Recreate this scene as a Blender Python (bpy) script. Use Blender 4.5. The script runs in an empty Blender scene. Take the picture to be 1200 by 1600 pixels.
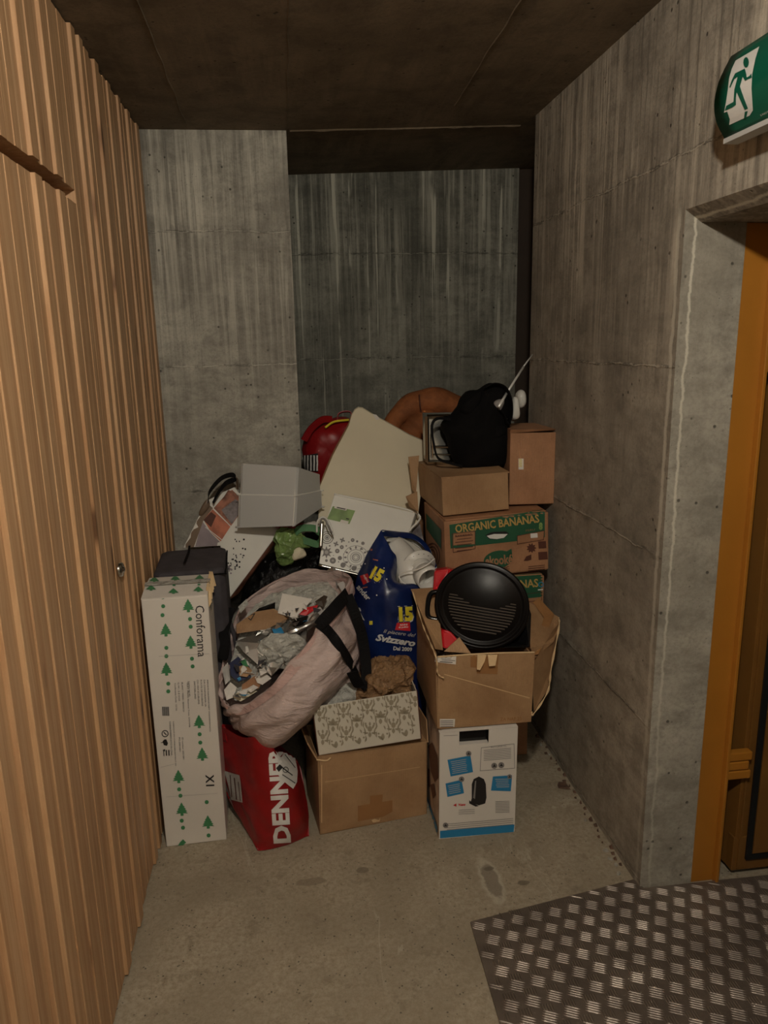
import bpy, bmesh, math, random
import numpy as np
from mathutils import Vector, Matrix, noise
from mathutils.bvhtree import BVHTree
random.seed(7)
S = bpy.context.scene
COL = S.collection
# ------------------------------------------------------------------ camera
CF = 1146.95                       # focal length in pixels of the 1200x1600 frame
CR = np.array([[0.99123474, 0.04805416, -0.12306291], [-0.13066683, 0.21918307, -0.96689449], [-0.01948999, 0.97449966, 0.22354096]])
CC = np.array([0.0, 0.0, 1.68])
cam = bpy.data.objects.new('camera', bpy.data.cameras.new('camera')); COL.objects.link(cam)
cam.matrix_world = Matrix([[*CR[0], CC[0]], [*CR[1], CC[1]], [*CR[2], CC[2]], [0, 0, 0, 1]])
cam.data.sensor_fit = 'VERTICAL'; cam.data.sensor_height = 36; cam.data.lens = 36 * CF / 1600
cam.data.clip_start = 0.05
S.camera = cam
# ------------------------------------------------------------------ world, lamps, exposure
w = bpy.data.worlds.new('world'); S.world = w; w.use_nodes = True
w.node_tree.nodes['Background'].inputs[0].default_value = (0.5, 0.55, 0.6, 1); w.node_tree.nodes['Background'].inputs[1].default_value = 0.02
def area(name, loc, rot, size, power, col, shape='DISK'):
    l = bpy.data.lights.new(name, 'AREA'); l.shape = shape; l.size = size; l.energy = power; l.color = col
    o = bpy.data.objects.new(name, l); o.location = loc; o.rotation_euler = rot; COL.objects.link(o); return o
pl_ = bpy.data.lights.new('ceiling_lamp_light', 'POINT'); pl_.energy = 66; pl_.color = (1.0, .92, .80); pl_.shadow_soft_size = .045
po_ = bpy.data.objects.new('ceiling_lamp_light', pl_); po_.location = (0.12, 0.22, 2.43); COL.objects.link(po_)
area('corridor_lamp_light', (0.2, -1.2, 2.44), (0, 0, 0), 0.3, 6, (1.0, 0.92, 0.8))
S.view_settings.view_transform = 'Standard'; S.view_settings.look = 'None'
S.view_settings.gamma = 1; S.view_settings.exposure = 0.18; S.view_settings.use_curve_mapping = False

# ------------------------------------------------------------------ helpers
def ray(px, py): return CR @ np.array([px - 600, -(py - 800), -CF])
def at(px, py, Y):                 # the point at depth Y (metres along the passage) seen at a pixel
    r = ray(px, py); return CC + r * (Y / r[1])
def atz(px, py, Z=0.0):
    r = ray(px, py); return CC + r * ((Z - CC[2]) / r[2])
def atx(px, py, X):
    r = ray(px, py); return CC + r * (X / r[0])
def srgb(r, g, b):
    f = lambda c: (c / 255 / 12.92) if c / 255 <= 0.04045 else ((c / 255 + 0.055) / 1.055) ** 2.4
    return (f(r), f(g), f(b), 1)
class NT:
    def __init__(s, name):
        s.m = bpy.data.materials.new(name); s.m.use_nodes = True; s.t = s.m.node_tree; s.b = s.t.nodes['Principled BSDF']
        s.pos = s.t.nodes.new('ShaderNodeNewGeometry').outputs['Position']
    def n(s, typ, **k):
        o = s.t.nodes.new(typ)
        for a, b in k.items(): setattr(o, a, b)
        return o
    def l(s, a, b): s.t.links.new(a, b)
    def mapping(s, scale, vec=None, loc=(0, 0, 0), rot=(0, 0, 0)):
        m = s.n('ShaderNodeMapping'); m.inputs['Scale'].default_value = scale; m.inputs['Location'].default_value = loc; m.inputs['Rotation'].default_value = rot
        s.l(vec or s.pos, m.inputs['Vector']); return m.outputs[0]
    def noise(s, vec, scale=1, detail=4, rough=.55, dist=0):
        n = s.n('ShaderNodeTexNoise'); n.inputs['Scale'].default_value = scale; n.inputs['Detail'].default_value = detail
        n.inputs['Roughness'].default_value = rough; n.inputs['Distortion'].default_value = dist; s.l(vec, n.inputs['Vector']); return n.outputs[0]
    def vor(s, vec, scale=1, feature='F1'):
        n = s.n('ShaderNodeTexVoronoi'); n.feature = feature; n.inputs['Scale'].default_value = scale; s.l(vec, n.inputs['Vector']); return n.outputs['Distance']
    def rng(s, v, a, b, c=0.0, d=1.0, smooth=True):
        n = s.n('ShaderNodeMapRange'); n.interpolation_type = 'SMOOTHSTEP' if smooth else 'LINEAR'
        for i, x in zip((1, 2, 3, 4), (a, b, c, d)): n.inputs[i].default_value = x
        s.l(v, n.inputs[0]); return n.outputs[0]
    def math(s, op, a, b=0.0):
        n = s.n('ShaderNodeMath', operation=op)
        for i, x in enumerate((a, b)):
            if isinstance(x, (int, float)): n.inputs[i].default_value = x
            else: s.l(x, n.inputs[i])
        return n.outputs[0]
    def mix(s, f, a, b, mode='MIX'):
        n = s.n('ShaderNodeMix', data_type='RGBA', blend_type=mode)
        for i, x in ((0, f), (6, a), (7, b)):
            if isinstance(x, (int, float)): n.inputs[i].default_value = x
            elif isinstance(x, tuple): n.inputs[i].default_value = x
            else: s.l(x, n.inputs[i])
        return n.outputs[2]
    def xyz(s, i):
        n = s.n('ShaderNodeSeparateXYZ'); s.l(s.pos, n.inputs[0]); return n.outputs[i]
    def color(s, c):
        if isinstance(c, tuple): s.b.inputs['Base Color'].default_value = c
        else: s.l(c, s.b.inputs['Base Color'])
    def rough(s, r):
        if isinstance(r, (int, float)): s.b.inputs['Roughness'].default_value = r
        else: s.l(r, s.b.inputs['Roughness'])
    def bump(s, h, strength=.3, dist=.01):
        n = s.n('ShaderNodeBump'); n.inputs['Strength'].default_value = strength; n.inputs['Distance'].default_value = dist
        s.l(h, n.inputs['Height']); s.l(n.outputs[0], s.b.inputs['Normal'])
def plain(name, c, rough=.6, metal=0, var=.12, scale=8, bump=0, bscale=60, spec=None, sheen=0):
    t = NT(name); c2 = tuple(x * (1 - var) for x in c[:3]) + (1,); c1 = tuple(min(1, x * (1 + var * .5)) for x in c[:3]) + (1,)
    t.color(t.mix(t.rng(t.noise(t.pos, scale, 5), .35, .65), c1, c2)); t.rough(rough); t.b.inputs['Metallic'].default_value = metal
    if bump: t.bump(t.noise(t.pos, bscale, 4), bump, .004)
    if spec is not None: t.b.inputs['Specular IOR Level'].default_value = spec
    if sheen: t.b.inputs['Sheen Weight'].default_value = sheen
    return t.m
def concrete(name, dark, light, streak, drips=0.0, jamb=False, joints=True, horiz=False):
    t = NT(name)
    blot = t.rng(t.noise(t.mapping((1, 1, .8)), 2.4, 9, .68, .5), .32, .68)
    blot2 = t.rng(t.noise(t.mapping((1, 1, 1.6)), 8, 8, .72, .3), .42, .66)
    zz = t.xyz(2)
    col = t.mix(blot, dark, light)
    col = t.mix(t.math('MULTIPLY', blot2, .6), col, tuple(x * .6 for x in dark[:3]) + (1,))
    grit = t.noise(t.pos, 95, 5, .7)
    col = t.mix(t.math('MULTIPLY', t.rng(grit, .42, .7), .35), col, tuple(x * .55 for x in dark[:3]) + (1,))
    if not horiz:
        band = t.rng(t.noise(t.mapping((1.2, 1.2, 20)), 1, 5, .6), .45, .7)
        col = t.mix(t.math('MULTIPLY', band, .22), col, tuple(x * .6 for x in dark[:3]) + (1,))
    sc = (34, 34, .9) if not horiz else (9, .8, 9)
    st = t.rng(t.noise(t.mapping(sc), 1, 8, .7, .12), .44, .60)
    zone = t.rng(t.noise(t.mapping((1.8, 1.8, 1.1)), 1.4, 4), .30, .56)
    hgt = t.rng(zz, 1.1, 2.35, .06, .95) if not horiz else zone
    st = t.math('MULTIPLY', t.math('MULTIPLY', st, zone), hgt)
    col = t.mix(t.math('MULTIPLY', st, streak), col, tuple(min(1, x * 1.6) for x in light[:3]) + (1,))
    st2 = t.rng(t.noise(t.mapping(tuple(q * 1.9 for q in sc)), 1, 6, .65, .1), .5, .64)
    col = t.mix(t.math('MULTIPLY', t.math('MULTIPLY', st2, hgt), streak * .9), col, tuple(x * .5 for x in dark[:3]) + (1,))
    if drips:
        dr = t.rng(t.noise(t.mapping((26, 26, .5)), 1, 3, .5, .35), .57, .61)
        cut = t.rng(t.noise(t.mapping((9, 9, 2.2)), 1, 3), .44, .54)
        col = t.mix(t.math('MULTIPLY', t.math('MULTIPLY', dr, cut), t.rng(zz, 1.0, 2.5, drips * .25, drips)), col, tuple(min(1, x * 1.9) for x in light[:3]) + (1,))
    pits = t.rng(t.vor(t.pos, 24), .07, .14, 1, 0)
    pn = t.math('MULTIPLY', pits, t.rng(t.noise(t.pos, 9, 3), .5, .56))
    col = t.mix(t.math('MULTIPLY', pn, .8), col, tuple(x * .2 for x in dark[:3]) + (1,))
    pits2 = t.rng(t.vor(t.pos, 70), .08, .16, 1, 0)
    pn2 = t.math('MULTIPLY', pits2, t.rng(t.noise(t.pos, 5, 3), .52, .6))
    col = t.mix(t.math('MULTIPLY', pn2, .6), col, tuple(x * .25 for x in dark[:3]) + (1,))
    h = t.math('ADD', t.math('MULTIPLY', t.noise(t.pos, 40, 8, .75), .8), t.math('MULTIPLY', pn, -1.2))
    if joints:
        fr = t.math('FRACT', t.math('DIVIDE', t.math('ADD', t.math('SUBTRACT', zz, .551 - .26), t.math('MULTIPLY', t.math('SUBTRACT', t.noise(t.pos, 7, 5, .7), .5), .035)), .527))
        dj = t.math('ABSOLUTE', t.math('SUBTRACT', fr, .26 / .527))
        jn = t.rng(t.noise(t.mapping((14, 14, 50)), 1, 6, .8), .46, .58)
        line = t.math('MULTIPLY', t.rng(dj, .002, .007, 1, 0), t.rng(t.noise(t.mapping((3, 3, 9)), 1, 5, .7), .38, .5))
        near = t.rng(dj, .0, .10, 1, 0)
        col = t.mix(t.math('MULTIPLY', t.math('MULTIPLY', near, t.rng(t.noise(t.mapping((20, 20, 12)), 1, 6, .75), .5, .62)), .45), col, tuple(x * .45 for x in dark[:3]) + (1,))
        col = t.mix(t.math('MULTIPLY', line, .5), col, tuple(min(1, x * 1.35) for x in light[:3]) + (1,))
        col = t.mix(t.math('MULTIPLY', t.math('MULTIPLY', t.rng(dj, .004, .014, 1, 0), jn), .7), col, tuple(x * .25 for x in dark[:3]) + (1,))
        h = t.math('ADD', h, t.math('MULTIPLY', line, 1.0))
    if jamb:                       # lime run down the arris beside the doorway
        yy = t.xyz(1); xx = t.xyz(0)
        wob = t.math('MULTIPLY', t.math('SUBTRACT', t.noise(t.mapping((3, 3, 5)), 1, 8, .7), .5), .05)
        q = t.math('ADD', t.math('SUBTRACT', xx, 1.046), wob)
        edge = t.math('MULTIPLY', t.rng(t.math('ABSOLUTE', q), .001, .006, .8, 0), t.rng(yy, 1.92, 1.87))
        q2 = t.math('ADD', t.math('SUBTRACT', yy, 1.885), wob)
        edge2 = t.math('MULTIPLY', t.rng(t.math('ABSOLUTE', q2), .004, .012, 1, 0), .6)
        e = t.math('MULTIPLY', t.math('MULTIPLY', t.math('MAXIMUM', edge, edge2), t.rng(zz, .2, 1.6, .35, 1.0)), t.math('SUBTRACT', 1.0, t.rng(zz, 1.97, 2.03, 0, 1)))
        col = t.mix(e, col, srgb(214, 208, 190)); 
    t.color(col); t.rough(.82); t.bump(h, .45, .006)
    t.b.inputs['Specular IOR Level'].default_value = .3
    return t.m
M = {}
M['conc'] = concrete('board marked concrete', srgb(138, 130, 117), srgb(176, 167, 151), .75, 0, True)
M['conc_jamb'] = concrete('jamb concrete', srgb(152, 146, 132), srgb(184, 178, 163), .12, 0, True, False)
M['conc_col'] = concrete('pale concrete', srgb(146, 142, 131), srgb(188, 184, 170), .6)
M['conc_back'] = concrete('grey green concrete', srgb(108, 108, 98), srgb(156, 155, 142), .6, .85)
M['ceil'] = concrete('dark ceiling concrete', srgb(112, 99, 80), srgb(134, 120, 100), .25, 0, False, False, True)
def floor_mat():
    t = NT('worn concrete floor')
    b = t.rng(t.noise(t.pos, 2.2, 6, .65, .5), .3, .72); f = t.noise(t.pos, 70, 8, .8)
    col = t.mix(b, srgb(150, 139, 119), srgb(183, 172, 150))
    col = t.mix(t.rng(f, .35, .7), col, srgb(140, 128, 106))
    vein = t.rng(t.math('ABSOLUTE', t.math('SUBTRACT', t.noise(t.mapping((2.4, 1.1, 1), None, (4.1, .6, 0)), 1, 5, .6, .8), .5)), .0, .012, .35, 0)
    col = t.mix(t.math('MULTIPLY', vein, t.rng(t.noise(t.pos, 1.6, 2), .5, .6)), col, srgb(205, 197, 176))
    gr = t.rng(t.vor(t.pos, 75), .14, .24, 1, 0)
    bl = t.rng(t.noise(t.pos, 13, 6, .7), .56, .64); col = t.mix(t.math('MULTIPLY', bl, .4), col, srgb(118, 107, 88))
    gm = t.math('MULTIPLY', gr, t.rng(t.noise(t.pos, 30, 3), .5, .62))
    col = t.mix(t.math('MULTIPLY', gm, .8), col, srgb(74, 66, 54))
    def spot(x, y, rx, ry, c, k):
        nonlocal col
        m = t.n('ShaderNodeMapping'); m.vector_type = 'POINT'; m.inputs['Location'].default_value = (-x / rx, -y / ry, 0); m.inputs['Scale'].default_value = (1 / rx, 1 / ry, 0)
        t.l(t.pos, m.inputs[0]); ln = t.n('ShaderNodeVectorMath', operation='LENGTH'); t.l(m.outputs[0], ln.inputs[0])
        d = t.math('ADD', ln.outputs['Value'], t.math('MULTIPLY', t.math('SUBTRACT', t.noise(t.pos, 28, 4), .5), 1.1))
        col = t.mix(t.math('MULTIPLY', t.rng(d, 1.0, 1.45, 1, 0), .3), col, srgb(212, 205, 186)) if k else col
        col = t.mix(t.math('MULTIPLY', t.rng(d, .75, 1.0, 1, 0), .7), col, c)
    spot(.572, 1.97, .028, .085, srgb(112, 103, 88), 1); spot(.67, 1.94, .022, .012, srgb(98, 88, 72), 0)
    spot(.0, 2.05, .05, .02, srgb(126, 116, 98), 0); spot(.17, 2.08, .022, .018, srgb(110, 100, 84), 0)
    spot(.58, 2.02, .02, .01, srgb(98, 88, 72), 0)
    t.color(col); t.rough(.8); t.bump(t.math('ADD', f, t.math('MULTIPLY', gm, -1)), .5, .004); return t.m
M['floor'] = floor_mat()
def wood_mat():
    t = NT('spruce boards')
    oi = t.n('ShaderNodeObjectInfo'); rnd = oi.outputs['Random']
    cx = t.n('ShaderNodeCombineXYZ'); t.l(t.math('MULTIPLY', rnd, 37), cx.inputs[1]); t.l(t.math('MULTIPLY', rnd, 11), cx.inputs[2])
    ad = t.n('ShaderNodeVectorMath', operation='ADD'); t.l(t.pos, ad.inputs[0]); t.l(cx.outputs[0], ad.inputs[1]); v = ad.outputs[0]
    dist = t.noise(t.mapping((3, 3, .7), v), 1, 3)
    mp = t.n('ShaderNodeVectorMath', operation='MULTIPLY_ADD'); t.l(v, mp.inputs[0]); mp.inputs[1].default_value = (1, 1, 1)
    cb = t.n('ShaderNodeCombineXYZ'); t.l(t.math('MULTIPLY', dist, .12), cb.inputs[1]); t.l(cb.outputs[0], mp.inputs[2])
    grain = t.noise(t.mapping((45, 75, 1.6), mp.outputs[0]), 1, 7, .68)
    col = t.mix(t.rng(grain, .3, .7), srgb(206, 168, 126), srgb(176, 134, 94))
    col = t.mix(t.math('MULTIPLY', t.rng(rnd, 0, 1, 0, 1, False), .35), col, srgb(160, 124, 92))
    cbk = t.n('ShaderNodeCombineXYZ'); sv = t.n('ShaderNodeSeparateXYZ'); t.l(v, sv.inputs[0]); t.l(t.math('MULTIPLY', t.xyz(1), 11), cbk.inputs[0]); t.l(t.math('MULTIPLY', sv.outputs[2], 2.6), cbk.inputs[1]); k = t.vor(cbk.outputs[0], 1.0); ring = t.rng(k, .06, .36, 1, 0); core = t.rng(k, .07, .17, 1, 0)
    kk = t.rng(t.noise(cbk.outputs[0], .6, 1), .44, .5); ring = t.math('MULTIPLY', ring, kk); core = t.math('MULTIPLY', core, kk)
    col = t.mix(t.math('MULTIPLY', ring, .35), col, srgb(150, 98, 58)); col = t.mix(t.math('MULTIPLY', core, .8), col, srgb(74, 46, 28))
    t.color(col); t.rough(t.rng(grain, .3, .7, .42, .62)); t.bump(t.math('ADD', grain, t.math('MULTIPLY', core, -.6)), .25, .003); return t.m
M['wood'] = wood_mat()
def kraft_mat(name, c, d):
    t = NT(name)
    cor = t.n('ShaderNodeTexWave'); cor.inputs['Scale'].default_value = 45; cor.bands_direction = 'X'; t.l(t.pos, cor.inputs['Vector'])
    n = t.noise(t.pos, 5, 6, .65); f = t.noise(t.pos, 120, 3)
    col = t.mix(t.rng(n, .35, .7), c, d); col = t.mix(t.math('MULTIPLY', t.rng(f, .5, .75), .18), col, tuple(x * .6 for x in d[:3]) + (1,))
    t.color(col); t.rough(.72); t.bump(t.math('ADD', t.math('MULTIPLY', cor.outputs[1], .25), t.noise(t.pos, 14, 5)), .16, .006); return t.m
M['kraft'] = kraft_mat('corrugated kraft board', srgb(170, 135, 97), srgb(146, 111, 76))
M['kraft2'] = kraft_mat('reddish kraft board', srgb(170, 125, 90), srgb(146, 104, 72))
M['kraftedge'] = plain('torn board edge', srgb(214, 184, 140), .9, bump=.5, bscale=200)
M['kraftin'] = kraft_mat('inner kraft board', srgb(150, 118, 84), srgb(128, 98, 68))
M['tape'] = plain('clear brown parcel tape', srgb(150, 108, 68), .25, var=.1)
M['white'] = plain('white printed board', srgb(222, 216, 206), .5, var=.05, scale=3)
M['whitep'] = plain('white plastic', srgb(226, 224, 214), .32, var=.04)
M['creamboard'] = plain('cream board', srgb(222, 212, 184), .55, var=.07, scale=2)
M['paper'] = plain('white paper', srgb(224, 218, 208), .7, var=.05)
M['ink'] = plain('black ink', srgb(28, 26, 26), .6, var=0)
M['inkgrey'] = plain('grey ink', srgb(128, 124, 120), .6, var=0)
M['inklight'] = plain('pale grey ink', srgb(178, 174, 168), .6, var=0)
M['green'] = plain('green print', srgb(66, 132, 86), .6, var=.1)
M['blacktex'] = plain('black cloth', srgb(11, 10, 10), .9, var=.2, bump=.2, bscale=300, spec=.15)
M['blackpl'] = plain('black glossy plastic', srgb(16, 16, 17), .16, var=0)
M['web'] = plain('black webbing', srgb(15, 14, 15), .85, var=.15, bump=.3, bscale=400, spec=.2)
M['charcoal'] = plain('charcoal cloth', srgb(66, 62, 66), .85, var=.2, scale=20, bump=.3, bscale=250)
M['red'] = plain('red laminated bag', srgb(142, 18, 22), .42, var=.12, scale=5)
M['redpl'] = plain('red plastic', srgb(196, 24, 34), .25, var=.05)
M['blue'] = plain('dark blue print film', srgb(14, 34, 84), .32, var=.2, scale=4)
M['navy'] = plain('navy cloth', srgb(26, 34, 66), .7)
M['cyan'] = plain('cyan print', srgb(36, 134, 182), .45, var=.05)
M['bluebox'] = plain('blue print', srgb(40, 128, 176), .45, var=.04)
M['yellow'] = plain('yellow print', srgb(232, 214, 60), .5, var=.05)
M['redprint'] = plain('red print', srgb(200, 34, 40), .5, var=.05)
M['whiteprint'] = plain('white print', srgb(224, 222, 216), .5, var=.03)
M['leather'] = plain('brown plush', srgb(148, 88, 46), .8, var=.3, scale=12, bump=.4, bscale=80)
M['silver'] = plain('silver metal', srgb(200, 198, 190), .22, 1, .05)
M['foil'] = plain('silver foil', srgb(190, 190, 186), .2, .85, .1)
M['bananagreen'] = plain('dark green print', srgb(28, 84, 56), .6, var=.08)
M['bananatext'] = plain('kraft coloured lettering', srgb(186, 150, 84), .65, var=.03)
M['brownink'] = plain('brown ink', srgb(82, 44, 30), .6, var=0)
M['leafshade'] = plain('ochre enamel with painted shade', srgb(122, 84, 38), .35, var=.1, scale=3)  # darker than the frame: shade on the leaf put into its colour
M['orange'] = plain('ochre enamel', srgb(170, 112, 38), .4, var=.08, scale=3)
M['rubber'] = plain('black rubber gasket', srgb(16, 18, 18), .6)
M['dark'] = plain('dark brown and painted shade', srgb(60, 46, 32), .6)  # dark brown, also standing in for shade behind the slot, in lobby and recess
M['signgreen'] = plain('exit sign green', srgb(12, 92, 70), .28, var=.04)
M['pipe'] = plain('white duct plastic', srgb(222, 220, 212), .35, var=.05)
M['photo1'] = plain('sepia photo print', srgb(158, 104, 82), .35, var=.65, scale=22)
M['photo2'] = plain('grey photo print', srgb(132, 124, 124), .35, var=.5, scale=26)
M['mauve'] = plain('mauve print', srgb(150, 138, 142), .4, var=.2)
M['taupe'] = plain('taupe print', srgb(122, 102, 82), .4, var=.2)
M['terracotta'] = plain('terracotta print', srgb(188, 112, 84), .4, var=.35, scale=18)
M['panblack'] = plain('dark enamel', srgb(14, 11, 10), .34, var=0, spec=.22)
M['ribshine'] = plain('enamel ribs with painted highlight', srgb(120, 110, 100), .3, .5, var=0)  # ribs paler than the pan: caught light put into their colour
M['rod'] = plain('bright steel rod', srgb(228, 228, 222), .3, .25, var=0)
M['damaskink'] = plain('taupe damask print', srgb(158, 148, 126), .6, var=.05)
M['damaskbase'] = plain('ivory patterned board', srgb(212, 206, 190), .55, var=.04)
M['rust'] = plain('rust brown debris', srgb(98, 74, 58), .85, var=.4, scale=40)
M['limegreen'] = plain('lime green film', srgb(126, 154, 90), .3, var=.3, scale=14)
M['leafgreen'] = plain('leaf green film', srgb(84, 128, 88), .3, var=.2, scale=14)
def crinkle(name, c, rough, metal=0, sc=22, st=.6, trans=0):
    t = NT(name); v = t.vor(t.mapping((1, 1, .8)), sc, 'F1'); n = t.noise(t.pos, sc * 1.6, 5, .65, 1.2)
    t.color(t.mix(t.rng(n, .3, .7), c, tuple(x * .72 for x in c[:3]) + (1,))); t.rough(rough); t.b.inputs['Metallic'].default_value = metal
    t.bump(t.math('ADD', v, n), st, .012)
    if trans: t.b.inputs['Transmission Weight'].default_value = trans
    return t.m
def woven(name, c):
    t = NT(name); f = t.noise(t.mapping((9, 9, 30), None, (0, 0, 0), (0, .9, 0)), 1, 6, .6, .6); g = t.vor(t.pos, 7)
    w1 = t.n('ShaderNodeTexWave'); w1.inputs['Scale'].default_value = 130; t.l(t.mapping((1, .4, .6)), w1.inputs['Vector'])
    t.color(t.mix(t.rng(t.noise(t.pos, 9, 5), .3, .7), c, tuple(x * .8 for x in c[:3]) + (1,))); t.rough(t.rng(f, .3, .7, .22, .45))
    t.bump(t.math('ADD', t.math('ADD', t.math('MULTIPLY', f, 1.6), g), t.math('MULTIPLY', w1.outputs[1], .04)), .75, .016); return t.m
M['pink'] = woven('pink white woven plastic', srgb(214, 192, 185))
M['pinkhem'] = woven('pink woven plastic hem', srgb(206, 172, 164))
M['wrap'] = crinkle('clear crumpled film', srgb(206, 205, 195), .2, .12, 26, .9)
M['trashbag'] = crinkle('black bin bag film', srgb(12, 12, 14), .14, 0, 18, .9)
M['crumple'] = crinkle('crumpled kraft paper', srgb(150, 116, 80), .42, 0, 34, .8)
def tread_mat():
    t = NT('worn checker plate'); n = t.noise(t.pos, 6, 5); f = t.noise(t.pos, 90, 3)
    t.color(t.mix(t.rng(n, .3, .7), srgb(132, 121, 110), srgb(104, 94, 85))); t.b.inputs['Metallic'].default_value = .5
    t.rough(t.rng(n, .3, .7, .4, .55)); t.bump(f, .15, .002); return t.m
M['tread'] = tread_mat()
def bin_mat():
    t = NT('frosted plastic'); t.color(srgb(218, 218, 214)); t.rough(.4); t.b.inputs['Transmission Weight'].default_value = .3; t.b.inputs['Subsurface Weight'].default_value = 0; t.b.inputs['IOR'].default_value = 1.2
    t.b.inputs['Alpha'].default_value = 1; t.bump(t.noise(t.pos, 30, 3), .05, .003); return t.m
M['frost'] = bin_mat()
M['clear'] = plain('smoked glass', srgb(40, 44, 42), .08); M['clear'].node_tree.nodes['Principled BSDF'].inputs['Transmission Weight'].default_value = .8

def V(a): return Vector((float(a[0]), float(a[1]), float(a[2])))
def obj(name, verts, faces, mat, parent=None, smooth=False, bevel=0, solid=0, kind=None, label=None, auto=None):
    base = V(parent['org']) if parent is not None else Vector((0, 0, 0))
    me = bpy.data.meshes.new(name); me.from_pydata([V(v) - base for v in verts], [], [tuple(f) for f in faces]); me.validate()
    me.materials.append(M[mat] if isinstance(mat, str) else mat)
    o = bpy.data.objects.new(name, me); COL.objects.link(o)
    if parent is not None: o.parent = parent
    o['org'] = list(base)
    if parent is not None and parent.type == 'MESH': pass
    if smooth:
        for p in me.polygons: p.use_smooth = True
    if solid:
        m = o.modifiers.new('thickness', 'SOLIDIFY'); m.thickness = solid; m.offset = -1
    if bevel:
        m = o.modifiers.new('bevel', 'BEVEL'); m.width = bevel; m.segments = 2; m.limit_method = 'ANGLE'
    if kind: o['kind'] = kind
    if label: o['label'] = label
    return o
def thing(name, label, cat, loc, group=None):
    o = bpy.data.objects.new(name, None); COL.objects.link(o); o.location = V(loc); o['org'] = [float(x) for x in loc]
    o.empty_display_size = .05
    o['label'] = label; o['category'] = cat
    if group: o['group'] = group
    return o
def tag(o, label, cat, group=None):
    o['label'] = label; o['category'] = cat
    if group: o['group'] = group
    return o
def rehome(o):                     # put a mesh's origin at the bottom middle of its shape
    vs = np.array([v.co[:] for v in o.data.vertices]); c = Vector(((vs[:, 0].min() + vs[:, 0].max()) / 2, (vs[:, 1].min() + vs[:, 1].max()) / 2, vs[:, 2].min()))
    o.data.transform(Matrix.Translation(-c)); o.location = c; o['org'] = list(c); return o
def one(name, verts, faces, mat, label, cat, group=None, **k):
    return tag(rehome(obj(name, verts, faces, mat, **k)), label, cat, group)
CUBE = [(0, 3, 2, 1), (4, 5, 6, 7), (0, 1, 5, 4), (1, 2, 6, 5), (2, 3, 7, 6), (3, 0, 4, 7)]
def cube(x0, x1, y0, y1, z0, z1):
    return [(x0, y0, z0), (x1, y0, z0), (x1, y1, z0), (x0, y1, z0), (x0, y0, z1), (x1, y0, z1), (x1, y1, z1), (x0, y1, z1)]
def join(parts):
    vs, fs = [], []
    for v, f in parts:
        n = len(vs); vs += list(v); fs += [tuple(i + n for i in q) for q in f]
    return vs, fs
def rotm(rz, rx=0, ry=0): return np.array(Matrix.Rotation(rz, 3, 'Z') @ Matrix.Rotation(rx, 3, 'X') @ Matrix.Rotation(ry, 3, 'Y'))
class Frame:
    def __init__(s, x, y, z, rz=0, rx=0, ry=0): s.o = np.array([x, y, z]); s.R = rotm(rz, rx, ry)
    def __call__(s, vs): return [s.o + s.R @ np.array(v) for v in vs]
def crom(P, n, closed=False):      # Catmull-Rom resample of control rows P (k,...) into n samples
    P = np.array(P, float); k = len(P); out = []
    seg = k if closed else k - 1
    for i in range(n):
        t = i * seg / (n if closed else n - 1); a = int(min(t, seg - 1)); u = t - a
        if closed: p = [P[(a + j - 1) % k] for j in range(4)]
        else:
            p = [P[max(0, min(k - 1, a + j - 1))] for j in range(4)]
            if a == 0: p[0] = 2 * P[0] - P[1]
            if a == k - 2: p[3] = 2 * P[-1] - P[-2]
        out.append(.5 * (2 * p[1] + (p[2] - p[0]) * u + (2 * p[0] - 5 * p[1] + 4 * p[2] - p[3]) * u * u + (3 * p[1] - p[0] - 3 * p[2] + p[3]) * u ** 3))
    return np.array(out)
def surf(ctrl, nu, nv, closed=False, amp=0, freq=8, seed=0, crump=0, cfreq=12, cap=False, fold=None):
    """ctrl: rows of 3-D points -> smooth grid; rows run along v, points in a row along u (closed or not)"""
    rows = np.array([crom(r, nu, closed) for r in ctrl]); G = np.array([crom(rows[:, j], nv) for j in range(nu)]).transpose(1, 0, 2)
    du = np.roll(G, -1, 1) - np.roll(G, 1, 1) if closed else np.gradient(G, axis=1)
    dv = np.gradient(G, axis=0); N = np.cross(du, dv); N /= np.linalg.norm(N, axis=2, keepdims=True) + 1e-9
    if amp or crump or fold:
        for i in range(nv):
            for j in range(nu):
                p = Vector(G[i, j]); d = 0
                if amp: d += amp * noise.fractal(p * freq + Vector((seed, 0, 0)), .8, 2.0, 4)
                if crump: dd = noise.voronoi(p * cfreq + Vector((seed, 3, 1)))[0]; d += crump * (.5 - (dd[1] - dd[0]) * 1.6)
                if fold: d += fold[0] * math.sin((p.dot(Vector(fold[1:4])) + .05 * noise.noise(p * 6)) * fold[4]) * (.5 + noise.noise(p * 3.1))
                G[i, j] += N[i, j] * d
    vs = G.reshape(-1, 3); fs = []
    for i in range(nv - 1):
        for j in range(nu if closed else nu - 1):
            k = (j + 1) % nu; fs.append((i * nu + j, i * nu + k, (i + 1) * nu + k, (i + 1) * nu + j))
    vs = list(vs)
    if cap:
        for r in ((0, nv - 1) if cap is True else cap):
            c = len(vs); vs.append(G[r].mean(0)); 
            for j in range(nu):
                k = (j + 1) % nu; fs.append((r * nu + k, r * nu + j, c) if r == 0 else (r * nu + j, r * nu + k, c))
    return vs, fs
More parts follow.
